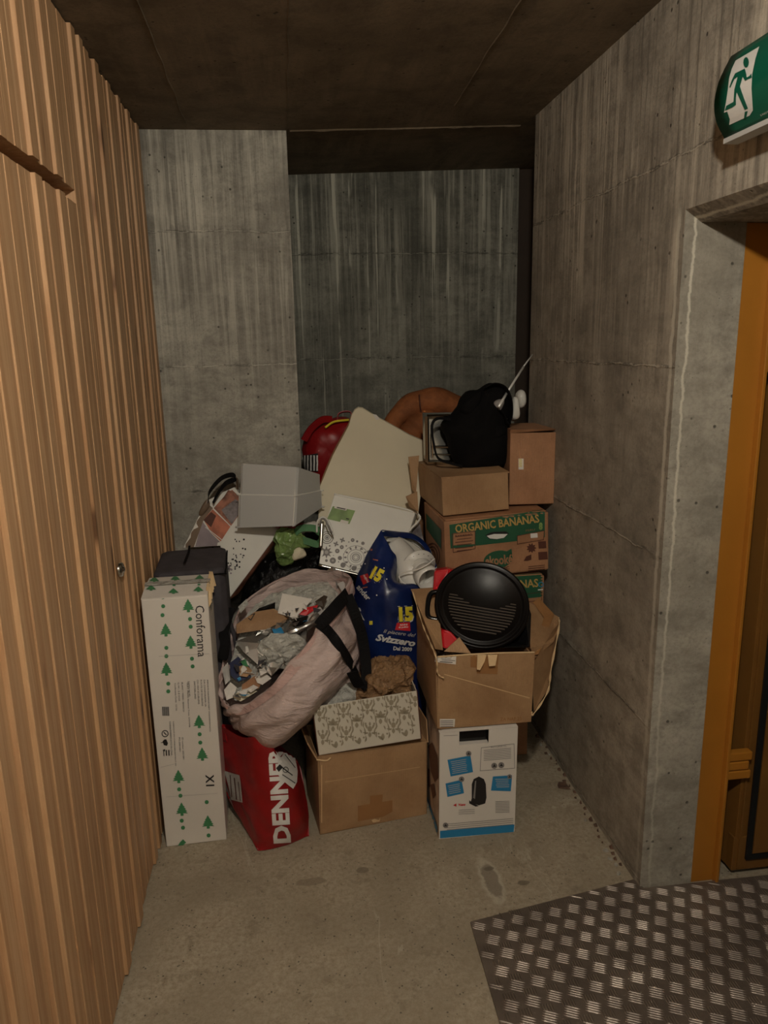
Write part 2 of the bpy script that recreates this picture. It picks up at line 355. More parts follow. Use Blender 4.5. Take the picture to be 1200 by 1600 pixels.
def blob(pts, Y, dep, nr=9, n=36, amp=.006, freq=14, crump=0, cfreq=14, seed=0, flat=1.0):
    """closed lump whose silhouette from the front is the smooth outline pts (pixels at depth Y), with real depth dep"""
    O = crom([at(x, y, Y) for x, y in pts], n, True); c = O.mean(0); rows = []
    for i in range(nr + 1):
        a = -math.pi / 2 + math.pi * (i + .0) / nr; s = max(.02, math.cos(a)) ** .75; rows.append(c + (O - c) * s + np.array([0, dep * math.sin(a), 0]))
    return surf(rows, n, nr * 3, True, amp, freq, seed, crump, cfreq, cap=True)
def tube(pts, r, n=10, m=None, closed=False, cap=True):
    P = crom(pts, m or len(pts) * 6, closed) if (m or len(pts) > 2) else np.array(pts, float)
    vs, fs = [], []; up = np.array([.3, .2, 1.0]); k = len(P)
    rr = (lambda t: r) if not callable(r) else r
    for i, p in enumerate(P):
        t = P[(i + 1) % k if closed else min(i + 1, k - 1)] - P[(i - 1) % k if closed else max(i - 1, 0)]; t = t / (np.linalg.norm(t) + 1e-9)
        a = np.cross(t, up); a /= np.linalg.norm(a) + 1e-9; b = np.cross(t, a); q = rr(i / (k - 1))
        for j in range(n): th = 2 * math.pi * j / n; vs.append(p + (a * math.cos(th) + b * math.sin(th)) * q)
    for i in range(k if closed else k - 1):
        for j in range(n): j2 = (j + 1) % n; i2 = (i + 1) % k; fs.append((i * n + j, i * n + j2, i2 * n + j2, i2 * n + j))
    if cap and not closed: fs.append(tuple(range(n))[::-1]); fs.append(tuple((k - 1) * n + j for j in range(n)))
    return vs, fs
def ribbon(pts, width, wdir, th=.003, m=40):
    """flat strap through pts, width along wdir (a vector or one per point)"""
    P = crom(pts, m); W = crom(wdir, m) if np.ndim(wdir) == 2 else np.array([wdir] * m)
    vs, fs = [], []
    for i in range(m):
        t = P[min(i + 1, m - 1)] - P[max(i - 1, 0)]; t /= np.linalg.norm(t); w_ = W[i] - t * np.dot(W[i], t); w_ /= np.linalg.norm(w_); nn = np.cross(t, w_)
        for a, b in ((-1, -1), (1, -1), (1, 1), (-1, 1)): vs.append(P[i] + w_ * a * width / 2 + nn * b * th / 2)
    for i in range(m - 1):
        for j in range(4): k = (j + 1) % 4; fs.append((i * 4 + j, i * 4 + k, i * 4 + 4 + k, i * 4 + 4 + j))
    fs += [(3, 2, 1, 0), tuple((m - 1) * 4 + j for j in range(4))]
    return vs, fs
def slab(poly, ext):               # planar-ish polygon of 3-D points given thickness ext (vector)
    n = len(poly); e = np.array(ext); vs = [np.array(p) for p in poly] + [np.array(p) + e for p in poly]
    fs = [tuple(range(n)), tuple(range(2 * n - 1, n - 1, -1))] + [(i, i + n, (i + 1) % n + n, (i + 1) % n) for i in range(n)]
    return vs, fs
def lathe(prof, F, n=40):          # profile (r, h) turned about the frame's z axis
    vs, fs = [], []; k = len(prof)
    for r, h in prof: vs += [(r * math.cos(2 * math.pi * j / n), r * math.sin(2 * math.pi * j / n), h) for j in range(n)]
    for i in range(k - 1):
        for j in range(n): j2 = (j + 1) % n; fs.append((i * n + j, i * n + j2, (i + 1) * n + j2, (i + 1) * n + j))
    return F(vs), fs
def onplane(three, pts):          # points seen at pixels, on the plane through three (px, py, depth) points
    p = [at(*q) for q in three]; n = np.cross(p[1] - p[0], p[2] - p[0]); out = []
    for x, y in pts: r = ray(x, y); out.append(CC + r * (np.dot(p[0] - CC, n) / np.dot(r, n)))
    return out
# ---- printing: flat shapes given as seen, laid on the real surface of the thing they are printed on
def bvh(*objs):
    vs, fs = [], []
    for o in objs:
        n = len(vs); b = Vector(o['org']); vs += [v.co + b for v in o.data.vertices]; fs += [tuple(i + n for i in p.vertices) for p in o.data.polygons]
    return BVHTree.FromPolygons(vs, fs)
def decal(name, parent, tree, polys, mat, off=.0012, sub=8, label=None, kind=None, each=False):
    if each: return [decal(name, parent, tree, [p], mat, off, sub, label, kind) for p in polys]
    """polys: list of (verts2d, faces) or plain polygons in picture coordinates"""
    bm = bmesh.new()
    for p in polys:
        if isinstance(p, tuple): v2, fs = p
        else: v2, fs = p, [tuple(range(len(p)))]
        bv = [bm.verts.new((x, y, 0)) for x, y in v2]
        for f in fs:
            try: bm.faces.new([bv[i] for i in f]).normal_update()
            except ValueError: pass
    bmesh.ops.triangulate(bm, faces=bm.faces[:])
    if sub:
        for _ in range(4):
            e = [e for e in bm.edges if e.calc_length() > sub]
            if not e: break
            bmesh.ops.subdivide_edges(bm, edges=e, cuts=1); bmesh.ops.triangulate(bm, faces=bm.faces[:])
    o3 = Vector(CC); keep = {}; vs = []; bm.verts.index_update(); cen = {}
    for v in bm.verts: cen[v.index] = v.co.xy
    bm.verts.ensure_lookup_table(); isl = {}
    for v in bm.verts:
        if v.index in isl: continue
        st, g_ = [v], []
        isl[v.index] = 1
        while st:
            q = st.pop(); g_.append(q)
            for e in q.link_edges:
                w2 = e.other_vert(q)
                if w2.index not in isl: isl[w2.index] = 1; st.append(w2)
        c = sum((q.co.xy for q in g_), Vector((0, 0))) / len(g_)
        for q in g_: cen[q.index] = c
    for v in bm.verts:
        d = V(ray(v.co.x, v.co.y)).normalized(); h, nn, _, _ = tree.ray_cast(o3, d)
        if h is None: continue
        if nn.dot(d) > 0: nn = -nn
        keep[v] = len(vs); vs.append(h + nn * off)
    fs = [tuple(keep[v] for v in f.verts) for f in bm.faces if all(v in keep for v in f.verts)]
    bm.free()
    if not fs: return None
    me_v = vs; ff = []
    for f in fs:
        a, b, c = (vs[i] for i in f); n = (b - a).cross(c - a)
        ff.append(f if n.dot(o3 - a) > 0 else f[::-1])
    return obj(name, me_v, ff, mat, parent, label=label, kind=kind)
def text2(body, cx, cy, W, H, ang=0, bold=0.0, shear=0, spacing=1.0):
    c = bpy.data.curves.new('t', 'FONT'); c.body = body; c.size = 1; c.offset = bold; c.shear = shear; c.resolution_u = 2; c.space_character = spacing
    o = bpy.data.objects.new('t', c); me = bpy.data.meshes.new_from_object(o)
    vs = np.array([v.co[:2] for v in me.vertices]); fs = [tuple(p.vertices) for p in me.polygons]
    bpy.data.objects.remove(o); bpy.data.curves.remove(c); bpy.data.meshes.remove(me)
    lo, hi = vs.min(0), vs.max(0); vs = (vs - (lo + hi) / 2) / (hi - lo) * np.array([W, -H])
    a = math.radians(ang); R_ = np.array([[math.cos(a), -math.sin(a)], [math.sin(a), math.cos(a)]])
    return [tuple(R_ @ v + (cx, cy)) for v in vs], fs
def rect(cx, cy, W, H, ang=0):
    a = math.radians(ang); R_ = np.array([[math.cos(a), -math.sin(a)], [math.sin(a), math.cos(a)]])
    return [tuple(R_ @ np.array(v) + (cx, cy)) for v in ((-W / 2, -H / 2), (W / 2, -H / 2), (W / 2, H / 2), (-W / 2, H / 2))]
def disc(cx, cy, r, n=10, ry=None): return [(cx + r * math.cos(2 * math.pi * i / n), cy + (ry or r) * math.sin(2 * math.pi * i / n)) for i in range(n)]
def ringp(cx, cy, r, t, n=24, ry=None):
    ry = ry or r; k = ry / r; v = [(cx + q * math.cos(2 * math.pi * i / n), cy + q * k * math.sin(2 * math.pi * i / n)) for q in (r, r - t) for i in range(n)]
    return v, [(i, (i + 1) % n, n + (i + 1) % n, n + i) for i in range(n)]
def frame2(pts, t):
    out = []
    for i in range(len(pts)):
        a = np.array(pts[i]); b = np.array(pts[(i + 1) % len(pts)]); d = (b - a) / np.linalg.norm(b - a); n = np.array([-d[1], d[0]]) * t / 2
        out.append([tuple(a - d * t / 2 + n), tuple(b + d * t / 2 + n), tuple(b + d * t / 2 - n), tuple(a - d * t / 2 - n)])
    return out
def star(cx, cy, r0, r1, n, a0=0):
    return [(cx + (r0 if i % 2 == 0 else r1) * math.cos(a0 + math.pi * i / n), cy + (r0 if i % 2 == 0 else r1) * math.sin(a0 + math.pi * i / n)) for i in range(2 * n)]

# ================================================================== THE ROOM
XR = 1.02; XL = -.515; YE = 3.05; YC = 3.18; YB = 3.96; ZC = 2.54
def zc(x): return 2.503 + (.004 * (x + .5) / .55 if x < .05 else .004 + .034 * (x - .05) / .97)
def gridface(p, u, v, nu, nv, nrm, amp=.0015, joint=False):
    vs, fs = [], []; p = np.array(p); u = np.array(u); v = np.array(v); nrm = np.array(nrm)
    for i in range(nv + 1):
        for j in range(nu + 1):
            q = p + u * j / nu + v * i / nv; Q = Vector(q); e = 0 if (i in (0, nv) or j in (0, nu)) else 1
            d = amp * noise.fractal(Q * 9, .9, 2, 3)
            if joint:
                f = abs(((q[2] - .551 + .2635 + .01 * noise.noise(Q * 5)) % .527) - .2635)
                d += max(0, 1 - f / .012) * .0035 * (.4 + noise.noise(Q * 30)) - max(0, 1 - f / .03) * .001
            vs.append(q + nrm * d * e)
    for i in range(nv):
        for j in range(nu): a = i * (nu + 1) + j; fs.append((a, a + 1, a + nu + 2, a + nu + 1))
    return vs, fs
def structure(name, vs, fs, mat, **k):
    o = obj(name, vs, fs, mat, **k); o['kind'] = 'structure'; return o
structure('floor', *join([gridface((-.75, -1.6, 0), (2.9, 0, 0), (0, 5.8, 0), 60, 120, (0, 0, 1), .002), (cube(-.75, 2.15, -1.6, 4.2, -.12, -.02), CUBE)]), 'floor')
cv = []; xs = [-.75, .05, XR, 2.15]
cv = [(x, y, zc(x)) for y in (-1.6, 4.2) for x in xs] + [(x, y, zc(x) + .15) for y in (-1.6, 4.2) for x in xs]
cf = [(i, i + 4, i + 5, i + 1) for i in range(3)] + [(8 + i, 9 + i, 13 + i, 12 + i) for i in range(3)]
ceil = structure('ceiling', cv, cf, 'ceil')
# shuttering seams cast into the ceiling: thin raised ridges
def seam(name, a, b, w_=.006, h=.004):
    a, b = np.array(a), np.array(b); vs = []; n = 40; d = (b - a) / np.linalg.norm(b - a); s = np.array([-d[1], d[0], 0])
    for i in range(n + 1):
        p = a + (b - a) * i / n; p = p + s * .006 * noise.noise(Vector(p) * 7); k = .6 + .8 * abs(noise.noise(Vector(p) * 25))
        p[2] = zc(p[0]); vs += [p - s * w_ / 2 * k, p + s * w_ / 2 * k, p - np.array([0, 0, h * k])]
    fs = []
    for i in range(n): q = i * 3; fs += [(q, q + 2, q + 5, q + 3), (q + 2, q + 1, q + 4, q + 5)]
    return obj(name, vs, fs, 'ceil', ceil)
seam('cast_seam', (.05, 1.2, 0), (.05, YC, 0)); seam('cast_seam', (.62, 1.2, 0), (.66, 2.9, 0)); seam('cast_seam', (-.3, 1.2, 0), (-.33, 3.1, 0)); seam('cast_seam', (.06, YC, 0), (1.0, YC, 0), .012, .006)
# right wall: far stretch, jamb, lintel with chamfer, near stretch
LZ = 1.965
R = [gridface((XR, YE, 0), (0, -(YE - 1.86), 0), (0, 0, zc(XR)), 80, 170, (-1, 0, 0), .0016, True),
     gridface((XR, 1.86, LZ + .03), (0, -1.0, 0), (0, 0, zc(XR) - LZ - .03), 60, 40, (-1, 0, 0), .0016, True),
     ([(XR, 1.86, LZ + .03), (XR, .86, LZ + .03), (XR + .045, .86, LZ), (XR + .045, 1.86, LZ)], [(0, 1, 2, 3)]),
     ([(XR + .045, 1.86, LZ), (XR + .045, .86, LZ), (1.42, .86, LZ), (1.42, 1.86, LZ)], [(0, 1, 2, 3)]),
     ([(XR, YE, 0), (XR, YE, zc(XR)), (1.42, YE, zc(XR)), (1.42, YE, 0)], [(0, 1, 2, 3)]),
     (cube(XR, 1.42, -1.6, .86, 0, 2.54), CUBE), (cube(1.30, 1.42, 1.98, YE, 0, 2.54), CUBE)]
structure('wall_right', *join(R), 'conc')
structure('trim_1', *gridface((XR, 1.86, 0), (.17, 0, 0), (0, 0, LZ + .03), 16, 140, (0, -1, 0), .002, False), 'conc_jamb')
structure('wall_column', *join([gridface((-.72, YC, 0), (.766, 0, 0), (0, 0, 2.507), 50, 160, (0, -1, 0), .002, True), gridface((.046, YC, 0), (0, YB - YC, 0), (0, 0, 2.507), 30, 80, (1, 0, 0), .002, True)]), 'conc_col')
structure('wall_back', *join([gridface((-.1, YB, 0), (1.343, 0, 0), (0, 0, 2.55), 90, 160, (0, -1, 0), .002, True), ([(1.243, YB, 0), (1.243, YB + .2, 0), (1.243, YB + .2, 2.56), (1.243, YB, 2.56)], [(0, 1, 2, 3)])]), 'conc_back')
structure('wall_near', cube(-.75, 2.15, -1.75, -1.6, 0, 2.6), CUBE, 'conc_col')
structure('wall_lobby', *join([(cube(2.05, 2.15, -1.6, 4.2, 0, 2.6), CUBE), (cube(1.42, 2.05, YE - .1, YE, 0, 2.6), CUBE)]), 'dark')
# added dark brown panel standing in for the dark recess beside the back wall
d2 = structure('dark_recess_panel', cube(1.243, 2.05, YB + .03, YB + .08, 0, 2.6), CUBE, 'dark')
# ---- left wall: upright boards, every second one set proud; a board door with a slot over it
wl = thing('wall_left', '', '', (XL, 0, 0)); del wl['label'], wl['category']; wl['kind'] = 'structure'
obj('backing', cube(XL - .22, XL - .06, -1.6, YC, 0, 2.56), CUBE, 'dark', wl)
dr = thing('door_1', '', '', (XL, 1.0, 0)); del dr['label'], dr['category']; dr['kind'] = 'structure'
edges = [1.266, 1.349, 1.432, 1.516, 1.601, 1.679, 1.757, 1.84, 1.931, 2.028, 2.115, 2.204, 2.285, 2.362, 2.452, 2.538, 2.622, 2.70, 2.776, 2.845, 2.91, 3.004, 3.09, 3.18]
edges = [1.266 - .083 * k for k in range(8, 0, -1)] + edges
def plank(y0, y1, x1, z0, z1, par):
    c = .0015; vs = []
    nz = 3
    for i in range(nz + 1):
        z = z0 + (z1 - z0) * i / nz; k = 0 if i in (0, nz) else random.uniform(-.0008, .0008)
        vs += [(XL - .055, y0, z), (x1 + k - c, y0, z), (x1 + k, y0 + c, z), (x1 + k, y1 - c, z), (x1 + k - c, y1, z), (XL - .055, y1, z)]
    fs = [(5, 4, 3, 2, 1, 0), tuple(nz * 6 + q for q in range(6))]
    for i in range(nz):
        for j in range(5): fs.append((i * 6 + j, i * 6 + j + 1, i * 6 + 7 + j, i * 6 + 6 + j))
    return obj('plank', vs, fs, 'wood', par)
for i in range(len(edges) - 1):
    y0, y1 = edges[i], edges[i + 1]; m = y0 + (y1 - y0) * random.uniform(.46, .58); r = random.choice((.003, .006, .009, .012))
    for a, b, x in ((y0, m, XL + r - .004), (m, y1, XL - random.uniform(.0, .003))):
        b2 = b - .0006; zt = zc(-.5) - random.uniform(.001, .01)
        if y1 <= 2.12:
            plank(a, b2, x, 2.081, zt, wl); plank(a, b2, x, .004 + random.uniform(0, .006), 2.048, dr)
        else: plank(a, b2, x, .004 + random.uniform(0, .006), zt, wl)
F = Frame(*(atx(187, 890, XL + .004)), 0, 0, math.pi / 2)
lk = obj('lock', *lathe([(0, .014), (.008, .014), (.010, .010), (.020, .009), (.022, 0)], F, 20), 'silver', dr, smooth=True)
obj('keyhole', *lathe([(0, .0146), (.003, .0146), (.003, .0138)], F, 8), 'ink', lk)
# ---- doorway on the right: ochre steel frame and folded leaf
fr = thing('door_3', '', '', (1.19, 1.86, 0)); del fr['label'], fr['category']; fr['kind'] = 'structure'
obj('door_frame', *join([(cube(1.185, 1.272, 1.862, 1.98, 0, LZ), CUBE), (cube(1.262, 1.272, 1.84, 1.862, 0, LZ), CUBE)]), 'orange', fr, bevel=.002)
leaf = obj('door_leaf', *join([slab([(1.325, 1.95, .02), (1.335, 1.868, .02), (1.335, 1.868, 1.80), (1.325, 1.95, 1.80)], (.09, .01, 0)), (cube(1.33, 2.0, 1.868, 1.90, .02, .14), CUBE), (cube(1.33, 2.0, 1.868, 1.90, 1.70, 1.80), CUBE)]), 'leafshade', fr, bevel=.002)
obj('gasket', *join([(cube(1.372, 1.390, 1.860, 1.868, .06, 1.76), CUBE), (cube(1.39, 1.95, 1.860, 1.868, .06, .075), CUBE)]), 'rubber', leaf)
obj('glazing_bead', *join([(cube(1.395, 1.45, 1.862, 1.9, .08, 1.74), CUBE), (cube(1.345, 1.350, 1.862, 1.868, .03, 1.79), CUBE)]), 'leafshade', leaf)
obj('glass_pane', cube(1.44, 1.95, 1.88, 1.886, .14, 1.7), CUBE, 'clear', leaf)
for zz_ in (.41, 1.63):
    for k in (-1, 0, 1):
        obj('hinge', cube(1.265, 1.345 - .008 * (k == 0), 1.842, 1.868, zz_ + k * .031 - .0135, zz_ + k * .031 + .0135), CUBE, 'orange', fr, bevel=.003)
# ---- exit sign
sg = thing('exit_sign', 'green emergency exit sign with white running figure above the doorway', 'sign', (XR, 1.4, 2.15))
pr = crom([at(1142, 88, 1.60), at(1124, 125, 1.60), at(1116, 160, 1.60), at(1119, 190, 1.60), at(1133, 219, 1.60)], 16)
prof = [(p[0], p[2]) for p in pr]; ys = np.linspace(1.60, 1.20, 9)
vs = [(x, y, z) for y in ys for x, z in prof]; fs = [(i * 16 + j, i * 16 + j + 1, i * 16 + 17 + j, i * 16 + 16 + j) for i in range(8) for j in range(15)]
sgp = obj('sign_panel', vs, fs, 'signgreen', sg, smooth=True, solid=.004)
xb = prof[0][0]; xe = prof[-1][0]
obj('sign_back', *join([slab([(x + .006, 1.594, z) for x, z in prof] + [(XR - .002, 1.594, prof[-1][1] + .01), (XR - .002, 1.594, prof[0][1] - .01)], (0, -.39, 0))]), 'whitep', sg)
obj('diffuser_edge', cube(xe - .004, xe + .03, 1.2, 1.6, prof[-1][1] - .008, prof[-1][1] + .002), CUBE, 'frost', sg)
T = bvh(sgp)
door_p = [(1150, 95), (1187, 73), (1181, 92), (1176, 116), (1175, 138), (1177, 172), (1172, 180), (1168, 182), (1140, 195), (1141, 186), (1137, 174), (1132, 176), (1135, 160), (1138, 140), (1140, 122), (1144, 108)]
decal('exit_pictogram', sg, T, [door_p], 'whiteprint', .001, 5)
def px(zx, zy): return (1090 + zx / 8, 40 + zy / 8)
man = [[px(*q) for q in [(600, 540), (620, 610), (625, 650), (660, 630), (682, 600), (690, 650), (640, 670), (605, 692), (588, 660), (575, 640), (540, 760), (560, 820), (600, 930), (640, 1030), (600, 1048), (560, 960), (500, 830), (490, 900), (490, 985), (440, 1020), (350, 1062), (370, 1000), (460, 950), (470, 800), (512, 640), (470, 670), (420, 778), (408, 770), (440, 680), (480, 600)]], disc(1167, 98, 4.4, 12, 8)]
man.append([px(*q) for q in [(590, 1150), (600, 1070), (636, 1060), (615, 1155)]])
decal('running_figure', sg, T, man, 'signgreen', .002, 5)
decal('sign_print', sg, T, [text2('S.NOT', 1195, 177, 14, 3, -25)], 'whiteprint', .001)
# ---- checker plate on the floor in front of the doorway
pl = thing('checker_plate', 'grey aluminium checker plate ramp lying on the floor at the doorway', 'floor plate', (.9, 1.5, 0))
A = np.array([.462, 1.801]); B = np.array([1.016, 1.893])
outl = [A, B, np.array([1.03, 1.852]), np.array([1.75, 1.842]), np.array([1.75, .8]), np.array([.44, .8])]
pb = obj('plate', *slab([(p[0], p[1], .009) for p in outl][::-1], (0, 0, -.0065)), 'tread', pl, bevel=.0008)
def inside(x, y, m=.012):
    k = False; n = len(outl)
    for i in range(n):
        x1, y1 = outl[i]; x2, y2 = outl[(i + 1) % n]
        if (y1 > y) != (y2 > y) and x < (x2 - x1) * (y - y1) / (y2 - y1) + x1: k = not k
    return k
bars = []
def tbar(cx, cy, a, L):
    c, s = math.cos(a), math.sin(a); W = .0024; H = .0021; z = .0089
    pts = [(-L / 2, 0, 0), (-L * .3, -W, 0), (L * .3, -W, 0), (L / 2, 0, 0), (L * .3, W, 0), (-L * .3, W, 0), (-L * .3, 0, H), (L * .3, 0, H)]
    v = [(cx + x * c - y * s, cy + x * s + y * c, z + h) for x, y, h in pts]
    bars.append((v, [(0, 1, 6), (1, 2, 7, 6), (2, 3, 7), (3, 4, 7), (4, 5, 6, 7), (5, 0, 6)]))
th = math.radians(-3)
for i in range(-16, 30):
    for j in range(-2, 21):
        for k in (0, 1):
            u = (i + j * .5) * .060 + k * .030; v = j * .054 + k * .027
            x = .40 + u * math.cos(th) + v * math.sin(th); y = 1.93 + u * .09 - v
            a = th - .38 if k == 0 else th + 1.65
            if y < 1.0: continue
            for q in range(-2, 3):
                ox, oy = -math.sin(a) * q * .0072, math.cos(a) * q * .0072
                if inside(x + ox - .016, y + oy - .01) and inside(x + ox + .016, y + oy + .01): tbar(x + ox, y + oy, a, .042 if k == 0 else .028)
obj('tread_bars', *join(bars), 'tread', pl, kind='stuff')
#NEXT
# ================================================================== THE PILE
def carton(root, F, w_, d, h, mat, matin='kraftin', top=True, th=.004):
    """body of a box as real board walls; closed top when top"""
    parts = [(F(cube(0, w_, 0, th, 0, h)), CUBE), (F(cube(0, w_, d - th, d, 0, h)), CUBE), (F(cube(0, th, th, d - th, 0, h)), CUBE), (F(cube(w_ - th, w_, th, d - th, 0, h)), CUBE), (F(cube(0, w_, 0, d, 0, th)), CUBE)]
    b = obj('body', *join(parts), mat, root, bevel=.0015)
    if top:
        obj('flap', F(cube(0, w_, 0, d * .5 - .0015, h - .001, h + .003)), CUBE, mat, root); obj('flap', F(cube(0, w_, d * .5 + .0015, d, h - .001, h + .003)), CUBE, mat, root)
    return b
# ---- tall white box with green fir trees
F = Frame(-.488, 2.295, .001, .035, .036, .002)
fb = thing('tree_box', 'tall narrow white cardboard box printed with green fir trees against the wooden wall', 'box', F.o)
body = obj('body', *join([(F(cube(0, .204, 0, .195, 0, .912)), CUBE)]), 'white', fb, bevel=.003)
obj('flap', F([(0, 0, .912), (.204, 0, .912), (.203, .10, .918), (.001, .098, .921), (0, 0, .915), (.204, 0, .915), (.203, .10, .921), (.001, .098, .924)]), CUBE, 'white', fb)
obj('flap', F([(0, .195, .912), (.204, .195, .912), (.204, .096, .922), (0, .098, .919), (0, .195, .915), (.204, .195, .915), (.204, .096, .925), (0, .098, .922)]), CUBE, 'white', fb)
obj('torn_edge', *join([(F([(.2, .01 + k * .03, .86 + .02 * (k % 2)), (.212 + .008 * random.random(), .02 + k * .03, .88), (.21, .04 + k * .03, .925), (.199, .03 + k * .03, .93)]), [(0, 1, 2, 3)]) for k in range(6)]), 'kraftedge', fb, solid=.001)
obj('tape', *join([slab(F([(-.001, .085, .927), (.205, .085, .927), (.205, .115, .928), (-.001, .115, .928)]), (0, 0, .0004)), slab(F([(.205, .06, .926), (.2065, .13, .926), (.2065, .13, .83), (.2065, .06, .83)]), (.0004, 0, 0))]), 'wrap', fb)
TOPF = bvh(*[c for c in fb.children if c.name.startswith('flap')])
T = bvh(body)
def fir(cx, cy, s, ang=0):
    half = [(0, -10), (2.2, -6.5), (1.6, -6.3), (4.6, -3.4), (3.2, -3.0), (6.4, .2), (4.6, .6), (8.2, 3.4), (5.6, 4.0), (9.2, 6.6), (2.0, 6.2), (2.4, 9.6), (0, 10)]
    p = half + [(-x, y) for x, y in half[1:-1]][::-1]; a = math.radians(ang)
    return [(cx + s * (x * math.cos(a) - y * math.sin(a)), cy + s * (x * math.sin(a) + y * math.cos(a))) for x, y in p]
firs = [(294, 946, 1), (259, 984, 1), (298, 1003, 1), (260, 1045, 1), (311, 1127, 1), (316, 1178, 1), (279, 1213, 1), (284, 1264, 1), (325, 1284, 1)]
dots = [(254, 933), (255, 947), (254, 961), (297, 967), (298, 979), (260, 1012), (260, 1025), (300, 1029), (301, 1041), (263, 1068), (263, 1080), (312, 1147), (313, 1160), (280, 1233), (282, 1243), (284, 1282), (286, 1293), (323, 1253), (324, 1264 + .5), (326, 1305)]
decal('fir_print', fb, T, [fir(x, y, 1.05, -3) for x, y, _ in firs] + [disc(x, y, 3.2) for x, y in dots if (x, y) != (324, 1264.5)] + [[(278, 1321), (281, 1316), (286, 1311), (291, 1316), (294, 1319.5)]], 'green', each=True)
txt = [text2('Conforama', 314, 986, 80, 14, 87)]
decal('lettering', fb, T, txt + [text2('X1', 328, 1219, 18, 13, 87, .02)], 'ink', kind='stuff')
decal('fir_print', fb, TOPF, [[(x + (u - x) * 1.0, y + (v - y) * .45) for u, v in fir(x, y, .95, 0)] for x, y in ((241, 906), (274, 904), (271, 924), (312, 903), (310, 921), (236, 919))], 'green', .0016, each=True)
decal('dot_print', fb, TOPF, [disc(x, y, 2.6, 8, 1.2) for x, y in ((272, 911), (272, 915), (311, 910), (311, 914))], 'green', .0016, each=True)
small = []
for s_, x, y0, y1, hh in (('IMPORTÉ PAR/IMPORTIERT VON/IMPORTATO', 325, 1062, 1143, 2.7), ('DA CONFORAMA SA', 319.5, 1062, 1104, 2.6), ('ROUTE DE ECUBLENS', 314.5, 1062, 1103, 2.6), ('CH-1024 ECUBLENS', 309, 1062, 1100, 2.6), ('SWITZERLAND', 304, 1064, 1092, 2.6),
                       ('SAPIN NOEL', 295, 1064, 1089, 2.8), ('VERT Plastic Illuminé Tree, 2757/PB', 293, 1065 + 1, 1136, 2.4), ('BLANC / WEISS / BIANCO', 285, 1066, 1112, 2.4), ('G.W.: 5.8 KGS', 279, 1066, 1095, 2.4), ('Conforama Code: 12156', 274, 1067, 1110, 2.4),
                       ('FABRIQUÉ EN CHINE/HERGESTELLT IN', 271.5, 1127, 1196, 2.7), ('CHINA/FABBRICATO IN CINA', 266, 1127, 1180, 2.7), ('ID number: 2031001', 285.5, 1152, 1186, 2.5), ('PO.2001001', 280.5, 1152, 1174, 2.5)):
    small.append(text2(s_, x + (y1 - y0) * .02, (y0 + y1) / 2, y1 - y0, hh, 87))
small += ringp(258, 1146, 5.5, 1.4)and [ringp(258, 1146, 5.5, 1.4)]; small += [rect(258, 1146, 6, 1.6, 45), [(254, 1158), (257, 1155), (260, 1155), (262.5, 1161), (261, 1165), (256, 1164)], rect(256, 1160, 9, 1, 0), rect(260, 1172 + 4, 9, 2, 87), rect(264, 1176, 9, 2, 87), rect(256, 1176, 10, 1.4, 87), [(258, 1170), (258, 1174), (254, 1172)]]
decal('small_print', fb, T, small, 'ink', kind='stuff')
decal('barcode', fb, T, [rect(254 + k * 1.0 + .0, 1111, .55 + .3 * (k % 3 == 0), 14, -3) for k in range(11)], 'ink', .0016, kind='stuff')
decal('crease_mark', fb, T, [rect(293, 1023, 90, .6, -3), rect(300, 1242, 80, .5, -4), rect(262, 1196, 22, .6, -14)], 'inklight', kind='stuff')
# ---- charcoal storage cube behind it
F = Frame(-.485, 2.525, .001, .055, -.005, -.01)
dk = thing('storage_cube', 'charcoal fabric-covered case behind the white fir-tree box', 'case', F.o)
vs = []
for i, (z, e) in enumerate(((0, .0), (.30, .004), (.6, .003), (.86, .004), (.905, .001), (.912, -.008))):
    c = .02; w_, d = .242 + e, .31 + e
    vs += F([(c - e, -e, z), (w_ - c, -e, z), (w_, c, z), (w_, d - c, z), (w_ - c, d, z), (c, d, z), (-e, d - c, z), (-e, c, z)])
fs = [(i * 8 + j, i * 8 + (j + 1) % 8, i * 8 + 8 + (j + 1) % 8, i * 8 + 8 + j) for i in range(5) for j in range(8)] + [tuple(range(40, 48)), tuple(range(7, -1, -1))]
obj('body', vs, fs, 'charcoal', dk, bevel=.005)
obj('piping', *tube(F([(.0, -.003, .895), (.225, -.004, .895), (.247, .02, .895), (.247, .3, .895)]), .003, 6), 'blacktex', dk, smooth=True)
obj('strap', *ribbon([at(296, 853, 2.83), at(295, 862, 2.76), at(291, 872, 2.66), at(288, 880, 2.60)], .008, (1, 0, 0), .003), 'blacktex', dk)
obj('strap_loop', *tube(F([(.245, .05, .7), (.262, .05, .6), (.264, .05, .42), (.246, .05, .33)]), .008, 8), 'charcoal', dk, smooth=True)
